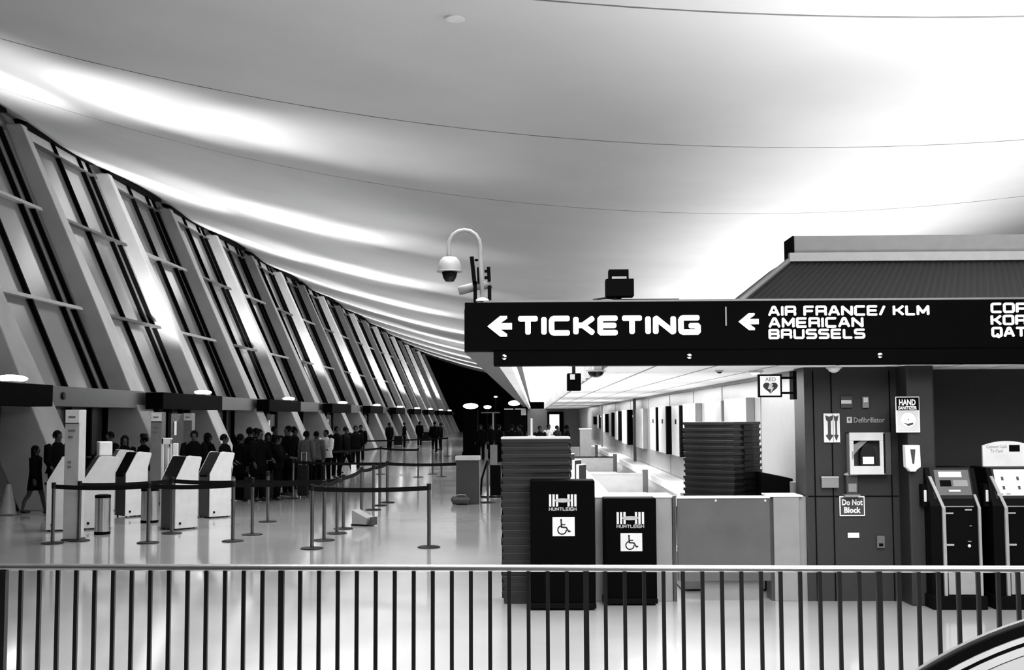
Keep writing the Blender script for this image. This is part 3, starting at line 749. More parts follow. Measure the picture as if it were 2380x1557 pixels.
# ================================================================== COUNTER FRONT AND GATE
YC = 13.1
ZC1 = at(1560, 1152, YC).z
cf = thing('service_counter', 'pale laminate counter front behind the two black cabinets', 'counter', (0, 0, 0))
x0, x1 = at(1383, 1200, YC).x, at(1562, 1200, YC).x
box(x0, x1, YC, YC+.5, 0, ZC1-.02).build('front_panel', COUNTER, cf, bevel=.006)
box(x0-.01, x1+.01, YC-.012, YC+.52, ZC1-.02, ZC1).build('worktop', WHITE, cf, bevel=.004)
xg0, xg1 = at(1572, 1200, YC).x, at(1790, 1200, YC).x
gp = thing('gate_post', 'dark steel gate post beside the pale counter front', 'post', (0, 0, 0))
box(x1+.005, xg0-.005, YC-.02, YC+.08, 0, ZC1).build('post', DARK, gp)
MB().tube([(xg0-.004, YC-.05, .62), (xg0-.004, YC-.05, 1.05)], .012, 8).build('chrome_handle', CHROME, gp)
gt = thing('counter_gate', 'grey metal swing gate with a white top edge in the counter line', 'gate', (0, 0, 0))
zb = at(1680, 1350, YC).z
box(xg0+.01, xg1, YC, YC+.05, zb, ZC1-.03).build('gate_leaf', mat('gate_metal', .11, .38, .6, vary=.12, scale=3), gt, bevel=.004)
box(xg0+.01, xg1, YC-.012, YC+.06, ZC1-.03, ZC1-.005).build('top_edge', WHITE, gt)
box(xg0+.3, xg1-.1, YC+.06, YC+.1, 0, zb+.12).build('kick_board', MID, gt)
for px in (1663, 1778):
    q_ = at(px, 1163, YC); box(q_.x-.01, q_.x+.01, YC-.015, YC, q_.z-.012, q_.z+.012).build('latch', LIGHT, gt)
cp_ = thing('counter_pillar', 'pale end pillar of the counter between the gate and the dark wall', 'counter', (0, 0, 0))
xa, xb_ = at(1798, 1200, YC).x, at(1858, 1200, YC).x
box(xa, xb_, YC, YC+.4, 0, ZC1-.015).build('body', COUNTER, cp_, bevel=.005)
box(xa-.05, xb_+.04, YC-.01, YC+.42, ZC1-.015, ZC1).build('cap', WHITE, cp_)
box(xg1+.005, xa, YC+.03, YC+.3, 0, ZC1-.02).build('dark_jamb', DARK, cp_)
box(xb_, 3.03, YC+.03, YC+.3, 0, ZC1-.02).build('grey_jamb', MID, cp_)
pb = box(3.0, 3.1, 13.65, 13.8, ZC1-.02, at(1856, 1120, 13.7).z).build('wall_box', MID, bevel=.004)
tag(pb, 'small grey box on the pale wall beside the dark wall corner', 'box')

# ================================================================== TICKET LOBBY INTERIOR
# row of check-in desks running back from the cabinets
for k in range(7):
    y = 14.6+k*4.4
    o = thing('ticket_desk', 'pale ticket desk in the lobby row, %s behind the counter front' % ORD[k], 'desk', (.55, y, 0), 0, 'ticket desks of the lobby row')
    box(-.35, .35, 0, 3.6, .06, 1.02).build('body', LIGHT, o, bevel=.01)
    box(-.40, .42, -.05, 3.65, 1.02, 1.06).build('worktop', WHITE, o, bevel=.006)
    box(-.33, .33, .03, 3.57, 0, .06).build('plinth', DARK, o)
    box(.30, .353, .3, 3.3, .5, .9).build('shelf_recess', DARK, o)
    for j, dy in enumerate((.9, 2.5)):
        m_ = thing('desk_monitor', 'white-backed monitor on the %s ticket desk, %s one' % (ORD[k], ('nearer', 'farther')[j]), 'monitor', (.62, y+dy, 1.06), math.radians(-25), 'monitors on the ticket desks')
        box(-.02, .02, -.13, .13, .07, .36).build('back_shell', WHITE, m_, bevel=.01)
        box(.02, .024, -.12, .12, .08, .35).build('screen', GLASSK, m_)
        MB().tube([(0, 0, .01), (0, 0, .1)], .02, 8).build('stem', LIGHT, m_)
        MB().lathe([(.08, 0), (.08, .012)], n=14).build('foot', LIGHT, m_)
# baggage wells, their cross walls and the conveyor ledge along the pale wall
cv = thing('conveyor_ledge', 'long white conveyor ledge along the pale ticket wall', 'conveyor', (0, 0, 0))
box(2.72, 3.14, 15.4, 70, .55, .70).build('belt_frame', WHITE, cv, bevel=.01)
box(2.76, 3.12, 15.4, 70, .70, .715).build('belt', LIGHT, cv)
box(2.80, 3.1, 15.4, 70, .0, .55).build('skirt', LIGHT, cv)
for k, (y, zt) in enumerate(((20.0, .66), (27.0, .74), (37.0, .78), (48.0, .80))):
    o = thing('baggage_well_partition', 'low pale cross partition between baggage wells, %s behind the counter front' % ORD[k], 'partition', (0, y, 0), 0, 'cross partitions of the baggage wells')
    box(1.0, 2.5, 0, .10, 0, zt-.03).build('panel', WHITE, o)
    box(.98, 2.52, -.015, .115, zt-.03, zt).build('top_rail', WHITE if k != 2 else MATTE, o)
    box(2.5, 2.62, -.02, .14, 0, zt+.08).build('end_post', MID, o)
for k, y in enumerate((15.0, 20.4, 27.5, 37.6)):
    yb2 = (19.8, 26.8, 36.8, 42.6)[k]
    o = thing('baggage_belt', 'pale baggage belt in the ticket lobby, %s well from the counter front' % ORD[k], 'conveyor', (0, 0, 0), 0, 'belts in the baggage wells')
    box(1.35, 2.6, y, yb2, .0, .30).build('bed', LIGHT, o, bevel=.01)
    box(1.4, 2.55, y+.02, yb2-.02, .30, .32).build('belt', WHITE, o)
# screens and poster panels on the pale wall
def wpanel(px0, px1, pyt, pyb, kind, label, grad=False):
    ya, yb3 = 3.1*FPX/(px1-1240), 3.1*FPX/(px0-1240)
    a_, b_ = at((px0+px1)/2, pyt, (ya+yb3)/2), at((px0+px1)/2, pyb, (ya+yb3)/2)
    o = thing(kind, label, 'screen' if kind == 'wall_screen' else 'panel', (0, 0, 0))
    box(3.03, 3.145, ya, yb3, b_.z, a_.z).build('case', MID, o)
    box(3.015, 3.03, ya, yb3, b_.z, a_.z).build('front', mat('panel_white', .62, .3), o, bevel=.004)
    return o, ya, yb3, b_.z, a_.z
wpanel(1692, 1742, 926, 990, 'wall_screen', 'white wall screen above the second tub stack, nearest the dark wall')
o, ya, yb3, zb3, za3 = wpanel(1646, 1684, 933, 990, 'wall_screen', 'white wall screen above the second tub stack, beside the nearest one')
o, *_ = wpanel(1594, 1622, 938, 1000, 'wall_screen', 'white wall screen at the edge of the second tub stack')
for i, (p, q_, t, bt) in enumerate(((1567, 1587, 943, 1059), (1536, 1555, 945, 1052), (1516, 1531, 947, 1046))):
    o, ya, yb3, zb3, za3 = wpanel(p, q_, t, bt, 'poster_panel', 'tall pale wall panel with a dark slot, %s beyond the second tub stack' % ORD[i])
    ym = (ya+yb3)/2; zm = zb3+(za3-zb3)*.68
    box(3.010, 3.016, ym-.12, ym+.12, zm-.05, zm+.05).build('slot', MATTE, o)
    box(2.99, 3.145, ya-.22, ya-.04, zb3, za3).build('dark_side', MATTE, o)
for i, (p, q_) in enumerate(((1480, 1498), (1449, 1462), (1432, 1441), (1418, 1425), (1404, 1410), (1390, 1395), (1378, 1382))):
    t = 950+i*3; bt = 1040-i*9
    o, ya, yb3, zb3, za3 = wpanel(p, q_, t, bt, 'poster_panel', 'narrow pale wall panel far along the ticket wall, %s past the grey post' % ORD[i])
    if i > 0: box(2.99, 3.145, ya-.5, ya-.1, zb3, za3).build('dark_side', MATTE, o)
for i, (px, m_) in enumerate(((1474, DARK), (1398, MID))):
    y = 3.0*FPX/(px-1240)
    o = thing('wall_post', 'tall thin post standing before the pale ticket wall, the %s one' % ('nearer dark', 'farther grey')[i], 'post', (0, 0, 0))
    box(2.95, 3.03, y, y+.12, .72, 2.57).build('shaft', m_, o)
    zz = 2.05; box(2.93, 2.95, y, y+.12, zz-.03, zz+.03).build('clip', WHITE, o)
# end of lobby
pd = thing('grey_podium', 'upright grey podium far down the ticket lobby', 'podium', (0, 0, 0))
p = at(1361, 1060, 43); x0, x1, z0, z1 = rect(1348, 998, 1374, 1060, 43)
box(x0, x1, 43, 43.5, 0, z1).build('body', MID, pd); box(x0-.03, x1+.03, 42.97, 43.55, z1, z1+.04).build('top', LIGHT, pd)
sc_ = thing('end_wall_screen', 'bright screen in a black surround on the far lobby wall', 'screen', (0, 0, 0))
x0, x1, z0, z1 = rect(1272, 957, 1310, 1012, 80.6); box(x0, x1, 80.55, 80.7, z0, z1).build('surround', MATTE, sc_)
x0, x1, z0, z1 = rect(1277, 963, 1300, 1000, 80.5); box(x0, x1, 80.5, 80.55, z0, z1).build('screen', mat('far_screen', .8, .4, emit=.9), sc_)
# things seen over the top of the tall tub stack
sp = thing('white_pole', 'thin white pole standing on the lid of the tall tub stack', 'pole', (0, 0, 0))
x0, x1, z0, z1 = rect(1233, 972, 1238, 1019, c0.y+.3)
box(x0, x1, c0.y+.28, c0.y+.31, 20*.083+.164, z1).build('shaft', WHITE, sp)
box(x0-.03, x1+.03, c0.y+.25, c0.y+.34, 20*.083+.164, 20*.083+.175).build('foot', WHITE, sp)

# ================================================================== EXCHANGE KIOSKS
KB = mat('kiosk_black', .0022, .5, spec=.04)
def exch_kiosk(label, dx, second):
    o = thing('exchange_kiosk', label, 'kiosk', (0, 0, 0))
    Y = 12.55
    R = lambda *a_: [v+dx if i < 2 else v for i, v in enumerate(rect(*a_, Y))]
    x0, x1, z0, z1 = R(2160, 1093, 2288, 1408)
    zs = at(2200, 1176, Y).z
    # body: straight lower part, sloped screen head
    MB().prism([(Y, 0.02), (Y, zs), (Y+.16, z1+.02), (Y+.62, z1+.02), (Y+.62, .02)], 'x', x0, x1).build('body', KB, o, bevel=.008)
    box(x0-.02, x1+.02, Y-.06, Y+.64, 0, at(2200, 1384, Y).z).build('base', MATTE, o, bevel=.01)
    # pale front edges
    for (pa, pb) in ((2186, 2196), (2269, 2278)):
        xa = R(pa, 1100, pb, 1200)
        up, sh = (.31, -.10) if pa < 2200 else (.12, -.03); dy = .16*up/(z1+.02-zs)
        tr = box(xa[0], xa[1], Y-.03, Y, .12, zs-.02)
        tr.add([(xa[0], Y-.03, zs-.02), (xa[1], Y-.03, zs-.02), (xa[1], Y, zs-.02), (xa[0], Y, zs-.02),
                (xa[0]+sh, Y-.03+dy, zs+up), (xa[1]+sh, Y-.03+dy, zs+up), (xa[1]+sh, Y+dy, zs+up), (xa[0]+sh, Y+dy, zs+up)],
               [(3,2,1,0),(4,5,6,7),(0,1,5,4),(1,2,6,5),(2,3,7,6),(3,0,4,7)])
        tr.build('edge_trim', mat('kiosk_trim', .26, .4), o)
    # screen on the slope
    bez = None
    def slope(px0, px1, u0, u1, off, m, name):
        xa = R(px0, 1100, px1, 1200); dz = z1+.02-zs; nx, nz = -dz, .16; L_ = math.hypot(nx, nz); ny = nx/L_; nz = nz/L_
        pts = []
        for u in (u0, u1):
            pts.append((Y+.16*u+ny*off, zs+dz*u+nz*off))
        q2 = [pts[0], pts[1], (pts[1][0]+.006, pts[1][1]), (pts[0][0]+.006, pts[0][1])]
        return MB().prism(q2, 'x', xa[0], xa[1]).build(name, m, bez or o)
    bez = slope(2171, 2268, .18, 1.0, .006, GLASSK, 'screen_bezel')
    if not second:
        slope(2180, 2264, .27, .93, .012, mat('screen_grey', .06, .3, emit=.05, spec=.2), 'screen')
        slope(2190, 2246, .74, .88, .016, mat('screen_bright', .7, .3, emit=.35), 'screen_banner')
        slope(2190, 2219, .50, .66, .016, MATTE, 'screen_picture')
        slope(2221, 2258, .50, .66, .016, MID, 'screen_picture')
        slope(2208, 2238, .36, .41, .016, LIGHT, 'screen_line')
    else:
        slope(2176, 2264, .26, .94, .012, mat('screen_bright', .7, .3, emit=.35), 'screen')
        for a_, b_ in ((2190, 2199), (2226, 2235)):
            for u in (.70, .46): slope(a_, b_, u-.05, u+.05, .016, DARK, 'screen_icon')
        slope(2178, 2192, .285, .31, .016, DARK, 'screen_key'); slope(2196, 2209, .285, .31, .016, DARK, 'screen_key')
    def slot(px0, py0, px1, py1, m, name, d=.012):
        xa = R(px0, py0, px1, py1); box(xa[0], xa[1], Y-d, Y, xa[2], xa[3]).build(name, m, o)
    slot(2197, 1191, 2215, 1194, GREY, 'note_slot'); slot(2242, 1183, 2258, 1186, GREY, 'card_slot')
    slot(2199, 1264, 2217, 1268, GREY, 'coin_slot'); slot(2253, 1221, 2258, 1223, MID, 'small_slot'); slot(2249, 1257, 2257, 1259, MID, 'small_slot')
    slot(2188, 1176, 2262, 1178, MID, 'seam')
    kq = R(2249, 1265, 2256, 1272); MB().ball(((kq[0]+kq[1])/2, Y-.008, (kq[2]+kq[3])/2), .018, .01, .018).build('lock', LIGHT, o)
    slot(2203, 1325, 2283, 1381, mat('kiosk_pale_panel', .24, .4), 'pale_front_panel', .02)
    mb = MB(); xa = R(2203, 1314, 2283, 1327); n = 14
    pl = [(xa[0], xa[3]), (xa[1], xa[3])]+[(xa[1]+(xa[0]-xa[1])*i/n, xa[2]+(xa[3]-xa[2])*.9*abs(2*i/n-1)**2) for i in range(n+1)]
    mb.prism(pl, 'y', Y-.03, Y).build('tray_hood', MATTE, o)
    xa = R(2147, 1140, 2161, 1168)
    box(x0-.05, x0, Y+.1, Y+.25, xa[2]-.05, xa[3]+.06).build('handset_cradle', MATTE, o)
    box(x0-.035, x0-.005, Y+.085, Y+.1, xa[2], xa[3]).build('handset', LIGHT, o, bevel=.008)
    return o, R, Y, x0, x1, z1
exch_kiosk('black exchange kiosk with a dim sloped screen, nearer the dark pillar', 0, False)
DX = at(2320, 1250, 12.55).x-at(2175, 1250, 12.55).x
o, R, Y, x0, x1, z1 = exch_kiosk('black exchange kiosk with a lit icon screen and a white header board', DX, True)
hx = rect(2283, 1025, 2400, 1125, 13.0); n = 12
pl = [(hx[0], hx[2]), (hx[1], hx[2])]+[(hx[1]+(hx[0]-hx[1])*i/n, hx[3]-.05*abs(2*i/n-1)**2) for i in range(n+1)]
MB().prism(pl, 'y', 13.0, 13.03).build('header_board', WHITE, o)
font_text('Convert Cash\nTo Card', *rect(2292, 1034, 2340, 1051, 13.0), 13.0, GREY, 'header_lettering', o)
hx = rect(2345, 1034, 2370, 1049, 13.0); box(hx[0], hx[1], 12.995, 13.0, hx[2], hx[3]).build('header_badge', MATTE, o)
hx = rect(2288, 1120, 2312, 1176, 12.9)
MB().tube([(hx[0]+.03, 12.9, hx[2]), (hx[0]+.05, 12.88, hx[2]+.12), (hx[0]+.04, 12.86, hx[3]-.06), (hx[0]+.03, 12.9, hx[3])], [.03, .035, .045, .02], 8).build('white_handset', WHITE, o, smooth=True)
# ================================================================== CHECK-IN AREA
PALE = mat('kiosk_pale_plastic', .66, .35)
def checkin_kiosk(label, px, py, rz, s=1.0, extra=None):
    p = fl(px, py)
    o = thing('check_in_kiosk', label, 'kiosk', (p.x, p.y, 0), rz)
    # local frame: near corner at the origin, pale profile side runs along +x, screen face along -x side
    W_ = .46
    prof = [(0, .03), (0, .90), (.25*s, 1.34), (.30*s, 1.355), (.56*s, 1.33), (.58*s, 1.30), (.50*s, 1.02), (.50*s, .03)]
    MB().prism(prof, 'y', 0, .03).build('side_panel', PALE, o, bevel=.004)
    MB().prism(prof, 'y', W_-.03, W_).build('side_panel', PALE, o, bevel=.004)
    MB().prism([(u+(.006 if u < .1 else -.006), z-.006 if z > .1 else z) for u, z in prof], 'y', .03, W_-.03).build('body', DARK, o)
    MB().prism([(-.006, .90), (.244*s, 1.34), (.25*s, 1.335), (.0, .895)], 'y', .03, W_-.03).build('screen', GLASSK, o)
    box(-.006, .0, .05, W_-.05, .08, .86).build('front_door', DARK, o)
    box(-.04, .0, .12, W_-.12, .84, .88).build('printer_lip', MATTE, o)
    box(.08, .12, -.012, .0, .10, .14).build('lock', MATTE, o)
    for xx in (.05, .45*s):
        for yy in (.05, W_-.05): MB().lathe([(.02, 0), (.02, .03)], (xx, yy), 8).build('foot', RUBBER, o)
    return o
A45 = math.radians(42)
checkin_kiosk('pale check-in kiosk standing alone beside the dark-clothed queue', 487, 1205, math.radians(47))
checkin_kiosk('pale check-in kiosk with dark front between the tall white frame and the belt post', 407, 1233, math.radians(54))
checkin_kiosk('pale check-in kiosk behind the second steel bin', 291, 1203, math.radians(48))
k2 = checkin_kiosk('pale check-in kiosk with a white box on its head behind the nearest steel bin', 191, 1232, math.radians(30), 1.1)
box(.28, .52, .06, .34, 1.35, 1.62).build('head_box', WHITE, k2, bevel=.02)
checkin_kiosk('pale check-in kiosk half hidden behind the box-topped one', 247, 1188, math.radians(30))
checkin_kiosk('pale check-in kiosk behind the nearest tall white pylon', 106, 1236, math.radians(22), 1.0)
def pylon(label, px, py, wpx, m_):
    p = fl(px, py); Y = p.y; w = wpx*Y/FPX
    o = thing('information_pylon', label, 'pylon', (p.x, Y, 0))
    box(-w/2, w/2, 0, .30, .03, 2.20).build('body', m_, o, bevel=.008)
    box(-w/2-.02, w/2+.02, -.02, .32, 0, .03).build('base', DARK, o)
    box(-w/2+.01, w/2-.005, -.01, 0, 1.98, 2.19).build('header', WHITE, o)
    for zz, a_ in ((2.06, .3), (1.83, .3), (1.72, .2), (1.3, .15), (1.22, .15)):
        box(-w/2+.06, -w/2+.06+a_*w*1.6, -.013, -.0, zz, zz+.035).build('print_line', MID, o)
    box(-w/2+.01, w/2-.01, -.012, 0, 1.965, 1.978).build('seam', DARK, o)
pylon('tall pale information pylon with a white header nearest the belt barrier', 162, 1257, 34, mat('pylon_pale', .50, .45))
pylon('tall grey information pylon with a white header behind the white frame', 360, 1172, 26, mat('pylon_grey', .20, .45))
pylon('tall grey information pylon with a white header farthest from the barrier', 434, 1138, 20, mat('pylon_grey', .20, .45))
# steel bins
def bin_(label, px, py, r, h):
    p = fl(px, py); o = thing('litter_bin', label, 'bin', (p.x, p.y+r, 0))
    MB().lathe([(r, .05), (r, h-.06)], n=28).build('drum', STEEL, o, smooth=True)
    MB().lathe([(r*1.03, 0), (r*1.03, .05)], n=28).build('base', MATTE, o, smooth=True)
    MB().lathe([(r*1.03, h-.06), (r*1.03, h-.01), (r*.7, h)], n=28).build('lid', MATTE, o, smooth=True)
bin_('round steel litter bin with black lid, nearest the belt barrier', 231, 1243, .135, .70)
bin_('round steel litter bin with black base behind the thin belt post', 341, 1216, .165, .68)
# white double frame
fr = thing('bag_sizer', 'tall white bag sizer frame between the grey pylons and a kiosk', 'frame', (0, 0, 0))
Yb = 21.9
x0, x1, z0, z1 = rect(375, 1018, 396, 1228, Yb)
t_ = .045
MB().box(x0, x0+t_, Yb, Yb+.05, .02, z1).box(x1-.03, x1, Yb, Yb+.05, .02, z1-.02).box(x0, x1, Yb, Yb+.05, z1-.12, z1).build('outer_frame', PALE, fr, bevel=.008)
MB().box(x0+.085, x0+.11, Yb+.1, Yb+.14, .5, z1-.2).build('inner_bar', WHITE, fr)
x2, x3, z2, z3 = rect(402, 1030, 412, 1115, Yb)
box(x2, x3, Yb, Yb+.05, z2-.2, z3).build('side_slab', WHITE, fr, bevel=.008)
box(x0, x3, Yb-.02, Yb+.4, 0, .6).build('base_box', DARK, fr, bevel=.01)
# cone, wedge
p = fl(18, 1196); cn = thing('traffic_cone', 'pale traffic cone standing near the entrance doors', 'cone', (p.x, p.y, 0))
MB().lathe([(.19, .03), (.17, .05), (.06, .62), (.05, .65)], n=20).build('cone', GREY, cn, smooth=True)
MB().lathe([(.128, .25), (.098, .39)], n=20).build('reflective_band', WHITE, cn, smooth=True)
box(-.21, .21, -.21, .21, 0, .03).build('base', MID, cn, bevel=.01)
p = fl(845, 1223); wd = thing('wedge_block', 'grey wedge-shaped block with dark feet on the open floor', 'block', (p.x, p.y, 0), math.radians(-28))
MB().prism([(-.28, .03), (-.28, .30), (.06, .16), (.06, .03)], 'y', 0, .25).build('body', GREY, wd, bevel=.006)
box(.06, .16, .02, .22, .02, .05).build('ledge', DARK, wd); box(.14, .16, .02, .22, .05, .17).build('stop', DARK, wd)
box(-.30, .05, .01, .24, 0, .03).build('feet', MATTE, wd)
# podium, bag and easel on the right of the floor
p = fl(1087, 1172); Y = p.y
pq = thing('check_point_podium', 'grey podium with a pale top standing on the open floor', 'podium', (0, 0, 0))
x0, x1, z0, z1 = rect(1060, 1060, 1113, 1172, Y)
box(x0, x1, Y, Y+.42, 0, z1-.10).build('body', mat('podium_grey', .028, .5), pq, bevel=.006)
box(x0-.02, x1+.02, Y-.03, Y+.45, z1-.10, z1).build('top', LIGHT, pq, bevel=.01)
MB().tube([(x1+.02, Y-.01, .02), (x1+.02, Y-.01, z1-.12)], .012, 8).build('corner_tube', STEEL, pq)
bg = thing('duffel_bag', 'dark duffel bag at the foot of the grey podium', 'bag', (x0+.02, Y-.12, 0), 0)
MB().tube([(-.12, 0, .09), (-.09, 0, .1), (.26, 0, .1), (.30, 0, .085)], [.05, .095, .095, .05], 12).build('body', DARK, bg, smooth=True)
MB().tube([(-.04, 0, .17), (.02, 0, .23), (.20, 0, .23), (.28, 0, .10)], .012, 6).build('handle', GREY, bg)
ez = thing('sign_board', 'black sign board with a pale lower edge beside the tall tub stack', 'sign', (0, 0, 0))
p = fl(1152, 1156); Y2 = p.y
x0, x1, z0, z1 = rect(1139, 1081, 1164, 1152, Y2); box(x0, x1, Y2, Y2+.05, z0, z1).build('board', MATTE, ez)
box(x0+.02, x0+.06, Y2+.05, Y2+.09, 0, z1+.35).build('upright', MID, ez)
x0, x1, z0, z1 = rect(1139, 1034, 1156, 1080, Y2+.02); box(x0, x1, Y2+.02, Y2+.05, z0, z1).build('pale_card', MID, ez)
MB().tube([at(1117, 1152, Y2), at(1120, 1112, Y2), at(1133, 1070, Y2)], .03, 6).build('dark_leg', MATTE, ez)
box(at(1117, 1152, Y2).x-.03, at(1164, 1152, Y2).x, Y2, Y2+.08, 0, .03).build('foot', MATTE, ez)

# ---- belt barriers
def post_at(px, py): q = fl(px, py); return q
def stanchion(label, px, py, group='belt posts of the queue barriers', h=1.0):
    q = fl(px, py); o = thing('belt_post', label, 'post', (q.x, q.y, 0), 0, group)
    MB().lathe([(.18, 0), (.18, .012), (.16, .02), (.05, .03)], n=24).build('base', BLACK, o, smooth=True)
    MB().lathe([(.030, .03), (.030, h-.10)], n=14).build('tube', mat('satin_steel', .16, .3, 1.0), o, smooth=True)
    MB().lathe([(.036, h-.10), (.036, h-.005), (.03, h)], n=14).build('belt_head', BLACK, o, smooth=True)
    return o, q
BELTM = mat('belt_black', .006, .85, spec=.1)
def belt(o, a, b, z=.93):
    v = Vector((b.x-a.x, b.y-a.y, 0)); L_ = v.length; d = v/L_; n_ = Vector((-d.y, d.x, 0))*.004; mb = MB(); k = 8
    for i in range(k):
        p_, q = d*(L_*i/k), d*(L_*(i+1)/k)
        s0, s1 = z-.05*4*(i/k)*(1-i/k)*.5, z-.05*4*((i+1)/k)*(1-(i+1)/k)*.5; h = .036
        mb.add([tuple(p_-n_)[:2]+(s0-h,), tuple(q-n_)[:2]+(s1-h,), tuple(q+n_)[:2]+(s1-h,), tuple(p_+n_)[:2]+(s0-h,),
                tuple(p_-n_)[:2]+(s0+h,), tuple(q-n_)[:2]+(s1+h,), tuple(q+n_)[:2]+(s1+h,), tuple(p_+n_)[:2]+(s0+h,)],
               [(3,2,1,0),(4,5,6,7),(0,1,5,4),(2,3,7,6),(1,2,6,5),(3,0,4,7)])
    mb.build('belt', BELTM, o)
posts = {}
for key, px, py, lab in (
    ('A', 122, 1263, 'belt post at the near end of the barrier, beside the nearest pylon'),
    ('B', 183, 1257, 'belt post in front of the nearest white pylon'),
    ('C', 344, 1262, 'belt post in front of the second steel bin'),
    ('D', 399, 1240, 'belt post in front of the dark-fronted check-in kiosk'),
    ('E', 541, 1258, 'belt post beside the lone pale kiosk'),
    ('F', 586, 1243, 'belt post in front of the dark-clothed queue'),
    ('F2', 622, 1213, 'belt post among the queue, behind the barrier belt'),
    ('F3', 681, 1159, 'belt post beside the dark suitcase of the queue'),
    ('G', 725, 1275, 'nearest belt post, at the corner of the inner barrier'),
    ('H', 753, 1256, 'belt post just behind the nearest corner post'),
    ('I', 783, 1240, 'belt post at the end of the long barrier belt'),
    ('J', 798, 1229, 'belt post with a small card holder before the wedge block'),
    ('K', 840, 1196, 'belt post rising behind the wedge block'),
    ('L', 868, 1185, 'belt post behind the wedge block, the nearer of a close pair'),
    ('M', 882, 1175, 'belt post behind the wedge block, the farther of a close pair'),
    ('N', 900, 1168, 'belt post at the far end of the inner row'),
    ('O', 997, 1272, 'belt post standing alone at the end of the inner barrier'),
    ('P', 972, 1109, 'distant belt post before the far floor reflections'),
    ('Q', 1006, 1102, 'distant belt post with a wide foot on the far floor'),
    ('R', 1026, 1108, 'distant belt post nearest the grey podium'),
    ('T', 1040, 1060, 'far belt post at the end of the farthest belts'),
    ('U', 885, 1102, 'far belt post at the end of the short inner belt'),
    ('V', 741, 1118, 'far belt post behind the suitcases of the queue'),
    ('X', 800, 1072, 'far belt post at the start of the farthest belts'),
    ('Z', 1134, 1168, 'pale belt post standing beside the black sign board')):
    posts[key] = stanchion(lab, px, py)
def link(a, b): belt(posts[a][0], posts[a][1], posts[b][1])
for a_, b_ in (('A', 'C'), ('C', 'E'), ('B', 'D'), ('D', 'F'), ('E', 'I'), ('F', 'I'), ('G', 'O'), ('G', 'H'), ('H', 'I'), ('I', 'J'), ('J', 'K'), ('K', 'L'), ('L', 'N'),
               ('F3', 'N'), ('V', 'U'), ('X', 'T'), ('U', 'P')): link(a_, b_)
q = posts['N'][1]; p = fl(1060, 1170)
belt(posts['N'][0], q, Vector((at(1060, 1170, p.y).x, p.y+.1, 0)))
jq = posts['K'][1]
xx = rect(816, 1080, 828, 1103, jq.y-.05)
box(xx[0]-jq.x, xx[1]-jq.x, -.06, -.045, xx[2], xx[3]).build('card_holder', WHITE, posts['K'][0])

# ================================================================== GUARD RAIL AND ESCALATOR
rl = thing('guard_rail', 'steel guard rail with upright bars around the escalator opening', 'railing', (0, 7.82, 0), math.atan(-.03))
ZR = 1.07
xL = at(8, 1400, 7.95).x
MB().tube([(xL-.05, 0, ZR-.03), (xL-.03, 0, ZR-.026), (6.5, 0, ZR-.026)], .0235, 10).build('top_rail', mat('rail_steel', .5, .3, .9), rl, smooth=True)
RB = mat('rail_dark_steel', .014, .45, .2, spec=.3)
box(xL-.03, xL+.03, -.025, .025, 0, ZR-.05).build('end_post', RB, rl)
box(xL, 6.5, -.01, .01, .06, .09).build('bottom_rail', RB, rl)
def bal_x(i): return at(48, 1400, 7.93).x+.1277*i
proto = None
for i in range(0, 78):
    x = bal_x(i)
    if x > 6.4: break
    if i in (14, 30, 45, 60, 74):
        box(x-.018, x+.018, -.018, .018, 0, ZR-.045).build('rail_post', RB, rl)
        continue
    if proto is None:
        proto = box(-.0125, .0125, -.0125, .0125, .09, ZR-.045).build('baluster', RB, rl); o = proto
    else: o = proto.copy(); COL.objects.link(o)
    o.location = (x, 0, 0)
# escalator: landing to the right, running down to the left
es = thing('escalator_balustrade', 'escalator balustrade with a black handrail curving down at the near corner', 'escalator', (0, 0, 0))
YE_ = 5.2
pe = at(2380, 1443, YE_); R_ = 2.0
def esc_path(off, x_end=6.5, n=14):
    # arc from level to 32 degrees, then straight down to the left
    th0 = math.radians(17); cx_ = pe.x+R_*math.sin(th0); cz = pe.z-R_*math.cos(th0); r = R_+off
    pts = [(x_end, YE_, cz+r), (cx_+.3, YE_, cz+r)]
    for i in range(n+1):
        t = math.radians(34)*i/n; pts.append((cx_-r*math.sin(t), YE_, cz+r*math.cos(t)))
    a_ = Vector(pts[-1]); pts.append((a_.x-3.2*math.cos(math.radians(34)), YE_, a_.z-3.2*math.sin(math.radians(34))))
    return pts
def band(o0, o1, y0, y1, name, m):
    A_, B_ = esc_path(o0), esc_path(o1); n = len(A_); mb = MB()
    vs = [(x, y0, z) for x, _, z in A_]+[(x, y0, z) for x, _, z in B_]+[(x, y1, z) for x, _, z in A_]+[(x, y1, z) for x, _, z in B_]
    fs = [(0, n, 3*n, 2*n), (n-1, 3*n-1, 4*n-1, 2*n-1)]
    for i in range(n-1): fs += [(i, i+1, n+i+1, n+i), (2*n+i, 3*n+i, 3*n+i+1, 2*n+i+1), (i, 2*n+i, 2*n+i+1, i+1), (n+i, n+i+1, 3*n+i+1, 3*n+i)]
    return mb.add(vs, fs).build(name, m, es, smooth=True)
TRIM = mat('escalator_trim', .75, .25, .3)
band(.0, -.014, YE_+.0, YE_+.03, 'far_trim', STEEL)
band(-.014, -.056, YE_-.02, YE_+.03, 'handrail', MATTE)
band(-.056, -.084, YE_-.015, YE_+.03, 'bright_guide', TRIM)
band(-.084, -.100, YE_-.012, YE_+.03, 'black_seal', MATTE)
band(-.100, -.136, YE_-.010, YE_+.03, 'lower_trim', TRIM)
band(-.136, -.140, YE_-.008, YE_+.03, 'dark_joint', DARK)
band(-.140, -1.1, YE_-.006, YE_+.03, 'side_panel', mat('escalator_panel', .55, .35, .1))
